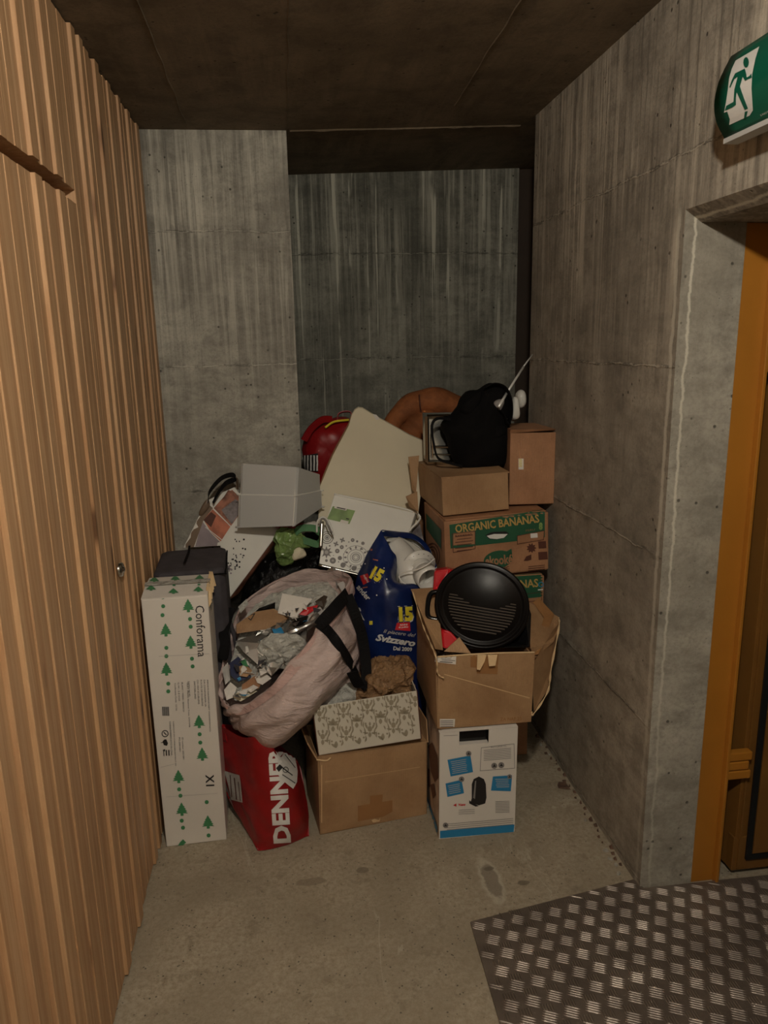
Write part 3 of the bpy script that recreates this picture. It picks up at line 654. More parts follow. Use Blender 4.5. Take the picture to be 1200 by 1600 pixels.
# ---- white printed coffee machine box
F = Frame(.448, 2.189, .001, -.006, 0, .008)
wb = thing('appliance_box', 'white printed box with blue panels and black handle slot standing on the floor', 'box', F.o)
W_, D_, H_ = .270, .245, .405
body = obj('body', *join([gridf for gridf in [([F([(x * W_, (.004 * math.sin(z * 3.14) if 0 else 0), z * H_)])[0] for z in np.linspace(0, 1, 9) for x in np.linspace(0, 1, 9)], [(i * 9 + j, i * 9 + j + 1, i * 9 + 10 + j, i * 9 + 9 + j) for i in range(8) for j in range(8) if not (i == 7 and 2 <= j <= 4)])]] + [(F([(0, 0, 0), (W_, 0, 0), (W_, D_, 0), (0, D_, 0), (0, 0, H_), (W_, 0, H_), (W_, D_, H_ + .008), (0, D_, H_ + .008)]), [(0, 3, 2, 1), (1, 2, 6, 5), (2, 3, 7, 6), (4, 5, 6, 7)]), (F([(W_ * .25, 0, H_ * .875), (W_ * .625, 0, H_ * .875), (W_ * .625, .03, H_ * .875), (W_ * .25, .03, H_ * .875), (W_ * .25, .03, H_), (W_ * .625, .03, H_), (W_ * .25, 0, H_), (W_ * .625, 0, H_)]), [(0, 1, 2, 3), (3, 2, 5, 4)])]), 'white', wb)
side = obj('side_panel', *join([([F([(-.0005 - .006 * math.sin(z * 3.1) * math.sin(y * 3.1), y * D_, z * H_)])[0] for z in np.linspace(0, 1, 9) for y in np.linspace(0, 1, 7)], [(i * 7 + j + 1, i * 7 + j, i * 7 + 7 + j, i * 7 + 8 + j) for i in range(8) for j in range(6)])]), plain('beige brown print', srgb(186, 164, 146), .45, var=.35, scale=14), wb, smooth=True)
obj('handle_tray', *join([(F(cube(W_ * .26, W_ * .62, .02, .03, H_ * .88, H_ * .99)), CUBE)]), 'blackpl', wb)
obj('flap', F([(.01, 0, H_ + .001), (.27, .0, H_ + .001), (.26, .12, H_ + .012), (.02, .12, H_ + .006), (.01, 0, H_ + .003), (.27, .0, H_ + .003), (.26, .12, H_ + .014), (.02, .12, H_ + .008)]), CUBE, 'white', wb)
T = bvh(body)
decal('blue_band', wb, T, [[(687.5, 1298), (803.5, 1288), (802.5, 1299.5), (687.5, 1309.5)]], 'bluebox')
decal('blue_panel', wb, T, [[(699, 1187), (735, 1180), (739, 1206), (704, 1213)], [(696, 1224), (721, 1218), (725, 1239), (699, 1245)], [(770, 1213), (800, 1211), (798, 1236), (767, 1235)]], 'bluebox', each=True)
lines = []
for (x, y, w2, n, a) in ((716, 1188, 26, 7, -10), (709, 1226, 20, 5, -11), (784, 1217, 22, 5, -1)): lines += [rect(x + k * .4, y + k * 3, w2 * (.95 - .05 * (k % 3)), 1.0, a) for k in range(n)]
decal('panel_print', wb, T, lines, 'inklight', .0018, kind='stuff')
fp = [(752, 1168), (803, 1162), (804, 1200), (750, 1204)]
gl = frame2(fp, .8) + [rect(777, 1170.5 + k * 2.6, 43, .8, -5) for k in range(7)] + [rect(785, 1252 + k * 2.4, 22, .8, -2) for k in range(8)] + [rect(729, 1265 + k * 3, 25, .7, -3) for k in range(3)]
gl += [rect(750, 1283 + k * 3, 104, .7, -4.8) for k in range(4)] + [rect(702 + 2, 1149 + k, 22, .6, -3) for k in range(1)]
decal('grey_print', wb, T, gl, 'inkgrey', kind='stuff')
decal('heading', wb, T, [text2('AUTOMATIC', 779, 1166, 25, 3.2, -5)], 'inkgrey', .0016, kind='stuff')
ic = [disc(x, y, r) for x, y, r in ((732, 1177, 4.4), (721, 1217, 4.4), (796, 1213, 3.8), (772, 1196, 4.8), (783, 1195, 4.8), (696, 1289, 4.4))]
decal('round_icon', wb, T, ic, 'inkgrey', .0022, each=True)
decal('icon_symbol', wb, T, [star(x, y, r * .7, r * .25, 3, .5) for x, y, r in ((732, 1177, 4.4), (721, 1217, 4.4), (796, 1213, 3.8), (772, 1196, 4.8), (783, 1195, 4.8), (696, 1289, 4.4))], 'ink', .003, kind='stuff')
decal('machine_picture', wb, T, [[(735, 1254), (737, 1247), (737, 1225), (740, 1217), (748, 1213), (756, 1217), (759, 1225), (760, 1246), (758, 1255), (748, 1258)], [(733, 1250), (738, 1254), (748, 1259), (743, 1260), (733, 1255)]], 'ink', kind='stuff')
decal('picture_highlight', wb, T, [[(742, 1220), (744, 1219), (742, 1248), (739, 1246)]], 'inkgrey', .002)
decal('red_caption', wb, T, [text2('New', 722, 1257, 11, 4, -3, .04), [(708, 1258), (713, 1255), (713, 1260)]], 'redprint', kind='stuff')
T = bvh(side)
decal('cup_picture', wb, T, [[(670, 1165), (676, 1160), (684, 1180), (686, 1215), (680, 1222), (674, 1205)], [(673, 1226), (679, 1224), (682, 1242), (677, 1248)], [(669, 1200), (672, 1202), (673, 1230), (670, 1228)]], 'brownink', .002, 6, kind='stuff')
decal('blue_band', wb, T, [[(668, 1244), (684, 1292), (684, 1310), (668, 1256)]], 'bluebox', .002, 6)
# ---- torn open brown carton on top of it
F = Frame(.445, 2.197, .4165, 0, 0, .009)
tb = thing('torn_carton', 'torn open brown carton resting on the white appliance box, grill plate inside', 'box', F.o)
W_, D_, H_ = .326, .395, .262
def wallp(pts, n=1): return slab(F(pts), F.R @ np.array(n))
body = obj('body', *join([wallp([(0, 0, 0), (W_, 0, 0), (W_ + .003, -.004, H_ - .006), (W_ * .6, -.002, H_ - .002), (W_ * .3, 0, H_), (0, 0, H_ - .002)], (0, .005, 0)),
      wallp([(0, 0, 0), (0, D_, 0), (-.004, D_, H_ + .03), (-.01, D_ * .5, H_ + .06), (-.004, .02, H_ - .002)][::-1], (.005, 0, 0)),
      wallp([(W_, 0, 0), (W_, D_, 0), (W_, D_, H_ - .02), (W_, 0, H_ - .02)], (-.005, 0, 0)),
      wallp([(0, D_, 0), (W_, D_, 0), (W_, D_, H_ - .02), (0, D_, H_ - .02)][::-1], (0, -.005, 0)),
      (F(cube(0, W_, 0, D_, 0, .005)), CUBE)]), 'kraft', tb, bevel=.001)
obj('flap', *slab([at(642, 921, 2.52), at(682, 918, 2.5), at(684, 960, 2.40), at(692, 1016, 2.22), at(680, 1014, 2.215), at(662, 968, 2.36)], (.001, .004, 0)), 'kraft', tb)
obj('flap', *slab([at(820, 938, 2.50), at(872, 964, 2.42), at(874, 980, 2.36), at(865, 1003, 2.30), at(834, 1030, 2.24), at(829, 1012, 2.24)], (.002, .005, 0)), 'kraft', tb, bevel=.001)
obj('side_flap', *slab([at(864, 985, 2.32), at(872, 975, 2.36), at(860, 1045, 2.30), at(856, 1078, 2.27), at(834, 1112, 2.215), at(831, 1040, 2.21)], (.003, .004, 0)), 'kraft', tb)
tp_ = slab([at(833, 941, 2.49), at(842, 934, 2.495), at(866, 960, 2.418), at(842, 1022, 2.24), at(832, 1024, 2.235), at(850, 965, 2.40)], (-.001, -.001, 0)); obj('tape', *tp_, 'tape', tb)
e = tube([at(830, 1112, 2.2), at(834, 1115, 2.2), at(856, 1080, 2.255), at(861, 1046, 2.285), at(873, 982, 2.345), at(873, 965, 2.41)], lambda t: .003 + .0015 * math.sin(t * 50), 6, 50); obj('torn_edge', *e, 'kraftedge', tb)
e = tube([at(645, 925, 2.50), at(660, 975, 2.35), at(672, 1004, 2.25), at(682, 1030, 2.19), at(684, 1052, 2.185), at(694, 1060, 2.185)], lambda t: .002 + .0012 * math.sin(t * 60), 6, 50); obj('torn_edge', *e, 'kraftedge', tb)
obj('front_edge', *tube(F([(0, -.001, H_ - .001), (.1, -.001, H_), (.2, -.002, H_ - .001), (W_, -.004, H_ - .006)]), .003, 6), 'kraftedge', tb)
obj('corner_piece', *slab([at(694, 1018, 2.24), at(718, 996, 2.25), at(736, 1021, 2.21)], (0, .004, 0)), 'kraft', tb)
T = bvh(body)
decal('shipping_label', tb, T, [[(680, 1018), (713, 1021), (712, 1038), (680, 1034)], [(687, 1123), (711, 1123), (710, 1138.5 - 3), (687, 1136)]], 'paper', .0015, each=True)
decal('label_print', tb, T, [text2('PORTUGAL', 697, 1024, 14, 3, 2, .03), text2('HANNA PARET', 697, 1028.5, 16, 1.6, 3), rect(697, 1031, 28, .8, 4), rect(697, 1034, 20, 1.2, 4)] + [rect(698, 1126 + 3 * k, 20, .8, -1) for k in range(4)], 'ink', .0024, kind='stuff')
decal('tape_stain', tb, T, [[(735, 1020), (779, 1021), (777, 1053), (745, 1052), (744, 1043), (735, 1042)]], 'tape', .0015)
decal('board_crease', tb, T, [rect(765, 1073, 148, 1.3, 15.5), [(688, 1056), (694, 1058), (694, 1060), (688, 1058)]], 'kraftedge', .0018, kind='stuff')
decal('faint_print', tb, T, [text2('ZA NAP 23', 798, 1123, 33, 5, -2)], 'tape', .0015, kind='stuff')
obj('tape', *join([slab([at(746, 1022, 2.188), at(760, 1023, 2.188), at(757, 1034, 2.180), at(750, 1047, 2.177), at(745, 1046, 2.177)], (0, -.0008, 0)), slab([at(762, 1023, 2.188), at(777, 1023, 2.186), at(774, 1040, 2.175), at(764, 1041, 2.176)], (0, -.0008, 0))]), 'kraftedge', tb)
# things in the torn carton
gp = thing('grill_plate', 'round black ribbed grill pan lying in the torn carton', 'grill pan', at(754, 950, 2.34))
zax = np.array([-.10, -.72, .69]); zax /= np.linalg.norm(zax); xax = np.array([1.0, 0, -.40]); xax -= zax * xax.dot(zax); xax /= np.linalg.norm(xax); yax = np.cross(zax, xax)
class G(Frame):
    def __init__(s, o, R_): s.o = np.array(o); s.R = R_
F = G(at(753, 945, 2.36), np.column_stack([xax, yax, zax]))
prof = [(.0, .004), (.128, .004), (.134, .010), (.140, .010), (.146, .004), (.150, .004), (.156, .012), (.163, .010), (.165, 0), (.160, -.02), (.148, -.032), (.0, -.034)]
gb = obj('pan', *lathe(prof, F, 64), 'panblack', gp, smooth=True)
for p in gb.data.polygons: p.use_smooth = True
for k in range(12):
    y = .018 - k * .0108 + (.0); half = math.sqrt(max(.0004, .118 ** 2 - y * y)); x0, x1 = -half, half
    if k < 3: 
        for a, b in ((-half, -half + .030 + .022 * k), (half - .02 - .018 * k, half)): obj('rib', F([(a, y - .0019, .004), (b, y - .0019, .004), (b, y + .0019, .004), (a, y + .0019, .004), (a + .002, y - .001, .008), (b - .002, y - .001, .008), (b - .002, y + .001, .008), (a + .002, y + .001, .008)]), CUBE, 'ribshine', gp)
    else: obj('rib', F([(x0, y - .0019, .004), (x1, y - .0019, .004), (x1, y + .0019, .004), (x0, y + .0019, .004), (x0 + .002, y - .001, .008), (x1 - .002, y - .001, .008), (x1 - .002, y + .001, .008), (x0 + .002, y + .001, .008)]), CUBE, 'ribshine', gp)
obj('handle', *tube(F([(-.150, .03, -.012), (-.182, .016, -.012), (-.186, -.03, -.012), (-.176, -.072, -.012), (-.142, -.078, -.012)]), .009, 10), 'blackpl', gp, smooth=True)
rd = thing('red_appliance', 'glossy red appliance housing half hidden under the black grill pan', 'appliance', at(710, 990, 2.36))
obj('housing', *slab([at(679, 892, 2.50), at(700, 889, 2.50), at(750, 900, 2.50), at(750, 1008, 2.42), at(690, 1010, 2.40), at(686, 960, 2.44), at(676, 930, 2.47)], (.01, .06, -.01)), 'redpl', rd, bevel=.006)
obj('foot', *slab([at(689, 984, 2.30), at(703, 986, 2.29), at(722, 1004, 2.27), at(716, 1018, 2.25), at(691, 1013, 2.26)], (0, .05, -.01)), 'redpl', rd, bevel=.008)
bk = thing('black_appliance', 'shiny black plastic casing wedged behind the grill pan', 'appliance', at(790, 1000, 2.38))
obj('casing', *join([slab([at(730, 1014, 2.25), at(829, 1012, 2.25), at(831, 960, 2.34), at(818, 918, 2.42), at(800, 900, 2.46), at(760, 980, 2.40), at(722, 992, 2.32)], (0, .08, -.02))]), 'blackpl', bk, bevel=.006)
one('ticket', *slab([at(802, 986, 2.33), at(812, 958, 2.335), at(822, 980, 2.33), at(811, 978, 2.33)], (0, -.001, 0)), 'redprint', 'red and white printed leaflet scrap beside the grill pan', 'leaflet')
o = bpy.context.scene.objects['ticket']; 
obj('white_stripe', *join([slab([at(811, 958, 2.33), at(814, 962, 2.33), at(811, 972, 2.33), at(808, 968, 2.33)], (0, -.0006, 0)), slab([at(804, 982, 2.328), at(812, 977, 2.328), at(824, 985, 2.328), at(812, 983, 2.328)], (0, -.0006, 0))]), 'paper', o)
# ---- brown carton on the floor, ivory patterned box in its mouth
F = Frame(.04, 2.276, .001, .15, 0, .012)
bc = thing('brown_carton', 'open brown carton on the floor beneath the ivory patterned box', 'box', F.o)
W_, D_, H_ = .398, .25, .292
body = obj('body', *join([wallp([(0, 0, 0), (W_, 0, 0), (W_, 0, H_), (.006, 0, H_)], (0, .005, 0)), wallp([(0, 0, 0), (0, D_, 0), (0, D_, H_), (0, 0, H_)][::-1], (.005, 0, 0)),
     wallp([(W_, 0, 0), (W_, D_, 0), (W_, D_, H_), (W_, 0, H_)], (-.005, 0, 0)), wallp([(0, D_, 0), (W_, D_, 0), (W_, D_, H_), (0, D_, H_)][::-1], (0, -.005, 0)), (F(cube(0, W_, 0, D_, 0, .005)), CUBE)]), 'kraft', bc, bevel=.001)
obj('flap', *wallp([(-.002, 0, H_ - .002), (-.002, D_, H_ - .002), (-.035, D_, H_ + .05), (-.03, .03, H_ + .05)], (.004, 0, .003)), 'kraft', bc)
obj('flap', *wallp([(0, 0, H_), (W_, 0, H_), (W_ - .01, .10, H_ - .01), (.03, .10, H_ - .01)], (0, 0, .004)), 'kraft', bc)
obj('flap', *wallp([(W_, 0, H_), (W_, D_, H_), (W_ + .02, D_, H_ + .06), (W_ + .012, .05, H_ + .06)], (.004, 0, 0)), 'kraft', bc)
obj('torn_edge', *tube(F([(-.004, 0, H_ + .002), (.03, -.002, H_ - .006), (.045, -.002, H_ + .002)]), .003, 5), 'kraftedge', bc)
T = bvh(body)
decal('tape', bc, T, [[(559, 1259), (613, 1250), (613, 1268), (598, 1276), (559, 1283)], [(578, 1243), (598, 1241), (597, 1254), (578, 1256)]], 'tape', .0012)
decal('board_crease', bc, T, [rect(582, 1172 + 38, 150, .7, -9)], 'kraftedge', .001, kind='stuff')
decal('scuff', bc, T, [[(580, 1281), (585, 1279), (592, 1281), (594, 1277), (593, 1283), (583, 1285)], rect(502.5, 1240, 1.2, 90, 0)], 'kraftedge', .0018, kind='stuff')
F = Frame(.048, 2.300, .296, .017, .007, -.074)
db = thing('patterned_box', 'open ivory box with taupe damask pattern, tilted on the brown carton', 'box', F.o)
W_, D_, H_ = .362, .25, .185
body = obj('body', *join([wallp([(0, 0, 0), (W_, 0, 0), (W_, 0, H_), (0, 0, H_)], (0, .003, 0)), wallp([(0, 0, 0), (0, D_, 0), (0, D_, H_), (0, 0, H_)][::-1], (.003, 0, 0)),
     wallp([(W_, 0, 0), (W_, D_, 0), (W_, D_, H_), (W_, 0, H_)], (-.003, 0, 0)), wallp([(0, D_, 0), (W_, D_, 0), (W_, D_, H_), (0, D_, H_)][::-1], (0, -.003, 0)), (F(cube(0, W_, 0, D_, 0, .003)), CUBE)]), 'damaskbase', db, bevel=.0008)
obj('dark_corner', F(cube(-.002, .001, -.001, .012, 0, H_)), CUBE, 'brownink', db); obj('dark_corner', F(cube(W_ - .001, W_ + .002, -.001, .01, 0, H_)), CUBE, 'brownink', db)
def leafp(cx, cy, L, Wd, a, bend=0.0, n=6):
    c, s = math.cos(a), math.sin(a); up, dn = [], []
    for i in range(n + 1):
        t = i / n; q = math.sin(math.pi * t) ** .8 * Wd / 2; x = t * L; b = bend * x * x / L
        up.append((x, b - q)); dn.append((x, b + q))
    P = up + dn[::-1][1:-1]; return [(cx + x * c - y * s, cy + x * s + y * c) for x, y in P]
def motif(cx, cy, k, alt):
    out = []; L = math.radians
    if alt:
        for a, l, wd in ((-90, 10, 5), (-58, 9, 4), (-122, 9, 4), (-28, 8, 3.4), (-152, 8, 3.4)): out.append(leafp(cx, cy + 1, l * k, wd * k, L(a), .3 if a > -90 else (-.3 if a < -90 else 0)))
        out.append(leafp(cx, cy + 2 * k, 8 * k, 5 * k, L(90)))
    else:
        out += [disc(cx, cy - 1 * k, 3.2 * k, 12, 4 * k), leafp(cx, cy - 5 * k, 6 * k, 3 * k, L(-90)), leafp(cx, cy + 3 * k, 8 * k, 4.6 * k, L(90))]
        for s_ in (1, -1): out += [leafp(cx + s_ * 3.6 * k, cy - 1 * k, 8 * k, 3 * k, L(-90 + s_ * 12), s_ * .2), leafp(cx + s_ * 2 * k, cy + 4 * k, 7 * k, 3 * k, L(90 - s_ * 60), -s_ * .6)]
    for s_ in (1, -1):
        out.append(leafp(cx + s_ * 7.2 * k, cy + 8 * k, 11 * k, 2.6 * k, L(-90 - s_ * 22), s_ * .55)); out.append(leafp(cx + s_ * 8.5 * k, cy - 3 * k, 8 * k, 2.4 * k, L(-90 + s_ * 25), -s_ * .5))
        out.append(disc(cx + s_ * 6 * k, cy - 8.5 * k, 1.5 * k, 7)); out.append(leafp(cx + s_ * 4 * k, cy + 12 * k, 6 * k, 2.4 * k, L(90 - s_ * 50), s_ * .4))
    return out
T = bvh(body); dm = []
def dpx(u, v):
    a = np.array([487, 1099]) * (1 - u) + np.array([649, 1074]) * u; b = np.array([498, 1174]) * (1 - u) + np.array([655, 1148]) * u; return a * (1 - v) + b * v
for c in range(-1, 10):
    for r in range(-1, 4):
        u, v = (c + .5) / 8.6, (r + (.05 if c % 2 else .52)) / 2.1
        x, y = dpx(u, v)
        for q in motif(x, y, 1.12, c % 2):
            m_ = np.mean(q, 0); uu = (m_[0] - 487) / 165
            lo, hi = 1099 - 25 * uu + 3.5, 1174 - 26 * uu - 3.5
            if 492 + (m_[1] - 1099) * .12 < m_[0] < 648 + (m_[1] - 1074) * .05 and lo < m_[1] < hi: dm.append(q)
decal('damask_print', db, T, dm, 'damaskink', .001, 0, kind='stuff')
cp = blob([(563, 1064), (570, 1048), (582, 1040), (592, 1035), (600, 1031), (612, 1035), (622, 1031), (638, 1033), (646, 1042), (640, 1060), (648, 1082), (640, 1112), (590, 1120), (560, 1100), (548, 1084), (556, 1074)], 2.43, .085, 12, 84, .014, 16, .026, 21, 3)
one('packing_paper', *cp, 'crumple', 'crumpled brown packing paper stuffed in the ivory patterned box', 'packing paper')
one('packing_film', *blob([(500, 1096), (520, 1078), (548, 1068), (560, 1076), (552, 1100), (520, 1112)], 2.42, .06, 8, 30, .006, 12, .01, 18, 8), 'wrap', 'pale crumpled film at the left end of the ivory patterned box', 'packing film')
# ---- hidden carton below the banana boxes
F = Frame(.56, 2.655, .001, .01)
hb = thing('plain_carton', 'dark shaded brown carton on the floor behind the white appliance box', 'box', F.o); carton(hb, F, .358, .36, .275, 'kraft2')
F = Frame(.56, 2.66, .281, .01)
hb = thing('supporting_carton', 'plain brown carton hidden low beneath the lower banana box', 'box', F.o); carton(hb, F, .40, .40, .258, 'kraft2')
# ---- banana boxes
def banana(F, h, label, full):
    r = thing('banana_box', label, 'box', F.o, 'stacked organic banana cartons')
    w_, d = .411, .36
    b = obj('body', F(cube(.003, w_ - .003, .003, d - .003, 0, h * .5)), CUBE, 'kraft2', r, bevel=.002)
    ld = obj('lid', *join([(F(cube(0, w_, 0, d, 0.003, h - .006)), CUBE), (F(cube(.006, w_ - .006, .006, d - .006, h - .006, h)), CUBE)]), 'kraft2', r, bevel=.003)
    return r, ld
F = Frame(.551 + .003, 2.64, .542, .018, 0, .004)
r2, l2 = banana(F, .246, 'lower organic banana carton half hidden behind the grill pan', 0)
T = bvh(l2)
decal('green_band', r2, T, [[(790, 900), (852, 895), (852, 932), (790, 938)]], 'bananagreen')
decal('banana_lettering', r2, T, [text2('ORGANIC BANANAS', 769, 916, 144, 13, -4.5, .02)], 'bananatext', .002, kind='stuff')
decal('fruit_mark', r2, T, [ringp(845, 913, 4.2, 1.2)], 'cyan', .002); decal('white_mark', r2, T, [rect(844, 921, 8, 1.8, -4)], 'whiteprint', .003)
decal('carton_print', r2, T, frame2([(814, 929), (846, 925), (846, 937), (814, 942)], .8) + [rect(848, 946, 8, 8, -3)], 'brownink', .002, kind='stuff')
F = Frame(.569, 2.632, .791, .023, .006, -.036)
r1, l1 = banana(F, .238, 'upper organic banana carton with green band under the kraft box', 1)
T = bvh(l1)
decal('green_band', r1, T, [[(702, 820), (857, 795), (857, 839), (810, 842), (810, 845), (704, 857)]], 'bananagreen')
decal('kraft_window', r1, T, [[(708, 833), (742, 829), (742, 850), (708, 852)], [(808, 837), (850, 829), (849, 841), (808, 848)]], 'kraft2', .002, each=True)
decal('banana_lettering', r1, T, [text2('ORGANIC BANANAS', 776.5, 818, 132, 13, -7.2, .025)], 'bananatext', .0025, kind='stuff')
decal('hand_hole', r1, T, [[(758, 836), (768, 831), (790, 830), (795, 833), (788, 840), (776, 843), (764, 842)]], 'ink', .0025)
decal('white_bag_in_hole', r1, T, [[(760, 837), (772, 834), (793, 834), (787, 840), (776, 842), (765, 841)]], 'whiteprint', .0032)
pr_ = [l for pts in ([(706, 834), (742, 830), (742, 857), (708, 863)], [(808, 837), (850, 829), (849, 843), (808, 850)]) for l in frame2(pts, 1)]
pr_ += [rect(725, 837 + 4.5 * k, 28 - 5 * (k % 2), 1.2, -6) for k in range(6)] + [text2('BANANAS', 724, 836, 26, 3, -7, .03)] + [star(830, 856, 8, 5, 9), rect(847, 851, 12, 11, -4), rect(848, 868, 14, 12, -4)] + [rect(838, 884 + 3 * k, 26, 1.0, -6) for k in range(4)]
decal('carton_print', r1, T, pr_ + [[(818, 876), (822, 869), (830, 866), (830, 874), (824, 876)]], 'brownink', .0025, kind='stuff')
decal('fruit_mark', r1, T, [text2('8', 844.5, 822, 6, 12, 0, .06)], 'limegreen', .0025); decal('white_sticker', r1, T, [rect(834, 836.5, 11, 7, -4)], 'whiteprint', .0032)
decal('country_print', r1, T, [text2('PERU', 828, 828, 14, 3, -7), text2('ekooké', 779, 874.5, 43, 15, -5, .03)], 'kraft2', .004, kind='stuff')
decal('brand_oval', r1, T, [[(778 + 22.5 * math.cos(a) - 0, 874 + 14 * math.sin(a) - 2.5 * math.cos(a)) for a in np.linspace(0, 6.1, 24)], [(790, 862), (799, 857), (800, 866), (796, 870)]], 'bananagreen', .002)
decal('organic_lettering', r1, T, [text2('ORGANIC', 780, 888.5, 31, 5, -6, .03)], 'brownink', .002, kind='stuff')
decal('lower_hole', r1, T, [disc(731, 886, 8, 14, 5)], 'ink', .002)
# side face print
decal('green_side_band', r1, T, [[(652, 786), (690, 828), (690, 858), (653, 806)]], 'bananagreen', .002)
decal('wood_grain_print', r1, T, [ringp(676, 868, 5 + 3.5 * k, .9, 16, 10 + 5 * k) for k in range(3)], 'brownink', .002, kind='stuff')
obj('side_flap', *slab([at(634, 776, 2.93), at(652, 768, 2.93), at(654, 800, 2.88), at(640, 792, 2.92)], (0, .004, 0)), 'kraft', r1)
# ---- kraft box above
F = Frame(.566, 2.668, 1.036, .045, 0, -.045)
kb = thing('kraft_box', 'plain closed kraft box stacked on the upper banana carton', 'box', F.o); W_, D_, H_ = .262, .40, .146
b = obj('body', F(cube(0, W_, 0, D_, 0, H_)), CUBE, 'kraft', kb, bevel=.002)
obj('flap', F([(-.001, -.001, H_), (W_ + .004, -.001, H_ - .004), (W_, .18, H_ + .004), (0, .18, H_ + .002), (-.001, -.001, H_ + .004), (W_ + .006, -.001, H_ + .000), (W_, .18, H_ + .008), (0, .18, H_ + .006)]), CUBE, 'kraft', kb)
obj('flap', F([(-.001, .184, H_), (W_, .184, H_), (W_, D_, H_), (0, D_, H_), (-.001, .184, H_ + .005), (W_, .184, H_ + .005), (W_, D_, H_ + .004), (0, D_, H_ + .004)]), CUBE, 'kraft', kb)
obj('side_flap', *slab([at(638, 714, 3.02), at(655, 712, 3.02), at(650, 772, 2.99), at(644, 765, 3.0)], (0, .004, 0)), 'kraft', kb)
decal('side_mark', kb, bvh(b), [[(651, 750), (654, 752), (655, 764), (651, 760)]], 'ink', .002)
# ---- tall brown box by the wall
F = Frame(.845, 2.735, 1.052, -.10, 0, 0)
kt = thing('tall_carton', 'large brown carton with gaping lid against the concrete wall corner', 'box', F.o); W_, D_, H_ = .176, .26, .282
b = carton(kt, F, W_, D_, H_, 'kraft2', top=False)
obj('flap', F([(0, .01, H_ - .002), (W_, .01, H_ + .006), (W_, D_, H_ + .004), (0, D_, H_ + .004), (0, 0, H_ + .014), (W_, 0, H_ + .012), (W_, D_, H_ + .010), (0, D_, H_ + .010)]), CUBE, 'kraft2', kt)
T = bvh(b)
decal('white_label', kt, T, [rect(814, 725, 8, 17, 0)], 'paper', .0015); decal('label_print', kt, T, [rect(813, 718 + 2.6 * k, 5, 1, 0) for k in range(5)], 'yellow', .0025, kind='stuff')
decal('lid_print', kt, bvh(kt.children[1]), [[(806, 651), (820, 649), (836, 655), (822, 658)]], 'brownink', .002)
# ================================================================== SOFT THINGS
def onto(tree, x, y, off=.0):
    d = V(ray(x, y)).normalized(); h, n, _, _ = tree.ray_cast(Vector(CC), d)
    if h is None: return at(x, y, 2.5)
    if n.dot(d) > 0: n = -n
    return np.array(h + n * off)
def scrap(name, pts, mat, label, cat, th=.0015, group=None, curl=.006):
    """a loose sheet: polygon of (px, py, depth), fanned from its middle with a slight curl"""
    P = np.array([at(*p) for p in pts]); n = len(P); c = P.mean(0); P2 = []
    for i in range(n): P2 += [P[i], (P[i] + P[(i + 1) % n]) / 2]
    m = len(P2); vs = [c + np.array([0, -curl, curl * .5])] + P2; fs = [(0, 1 + (i + 1) % m, 1 + i) for i in range(m)]
    k = len(vs); vs += [v + np.array([0, th, -th * .3]) for v in vs]; fs += [(k, k + 1 + i, k + 1 + (i + 1) % m) for i in range(m)] + [(1 + i, 1 + (i + 1) % m, k + 1 + (i + 1) % m, k + 1 + i) for i in range(m)]
    return one(name, vs, fs, mat, label, cat, group)
def strap_on(tree, pts, width, th=.003, off=.006, m=30, n_extra=None):
    P = []; N = []; dn = crom([(x, y, 0) for x, y in pts], m)
    for x, y, _ in dn:
        d = V(ray(x, y)).normalized(); h, n, _, _ = tree.ray_cast(Vector(CC), d)
        if h is None: continue
        if n.dot(d) > 0: n = -n
        P.append(np.array(h + n * off)); N.append(np.array(n))
    P = np.array(P); N = np.array(N)
    for _ in range(3): P[1:-1] = (P[:-2] + 2 * P[1:-1] + P[2:]) / 4; N[1:-1] = (N[:-2] + N[1:-1] + N[2:]) / 3
    Wd = []
    for i in range(len(P)):
        t = P[min(i + 1, len(P) - 1)] - P[max(i - 1, 0)]; Wd.append(np.cross(N[i], t / np.linalg.norm(t)))
    vs, fs = [], []
    for i in range(len(P)):
        w_ = Wd[i] / np.linalg.norm(Wd[i]); nn = N[i] / np.linalg.norm(N[i])
        for a_, b_ in ((-1, -1), (1, -1), (1, 1), (-1, 1)): vs.append(P[i] + w_ * a_ * width / 2 + nn * b_ * th / 2)
    for i in range(len(P) - 1):
        for j in range(4): k = (j + 1) % 4; fs.append((i * 4 + j, i * 4 + k, i * 4 + 4 + k, i * 4 + 4 + j))
    return vs, fs + [(3, 2, 1, 0), tuple((len(P) - 1) * 4 + j for j in range(4))]
# ---- big pink-white woven bag
RIM = [(546, 903, 2.62), (515, 893, 2.72), (468, 896, 2.78), (420, 915, 2.78), (380, 945, 2.72), (364, 985, 2.62), (348, 1040, 2.50), (345, 1085, 2.40), (372, 1106, 2.32), (420, 1075, 2.27), (462, 1028, 2.28), (510, 965, 2.36), (536, 928, 2.48)]
MID = [(566, 985, 2.62), (530, 975, 2.80), (470, 985, 2.88), (415, 1000, 2.88), (380, 1020, 2.80), (362, 1045, 2.68), (352, 1080, 2.54), (352, 1108, 2.42), (385, 1138, 2.26), (436, 1125, 2.19), (488, 1085, 2.20), (532, 1030, 2.30), (556, 1000, 2.46)]
LOW = [(556, 1060, 2.62), (530, 1055, 2.78), (480, 1060, 2.84), (430, 1070, 2.84), (395, 1085, 2.76), (375, 1100, 2.66), (362, 1118, 2.54), (364, 1130, 2.44), (394, 1160, 2.31), (436, 1168, 2.25), (484, 1120, 2.25), (524, 1078, 2.36), (548, 1066, 2.48)]
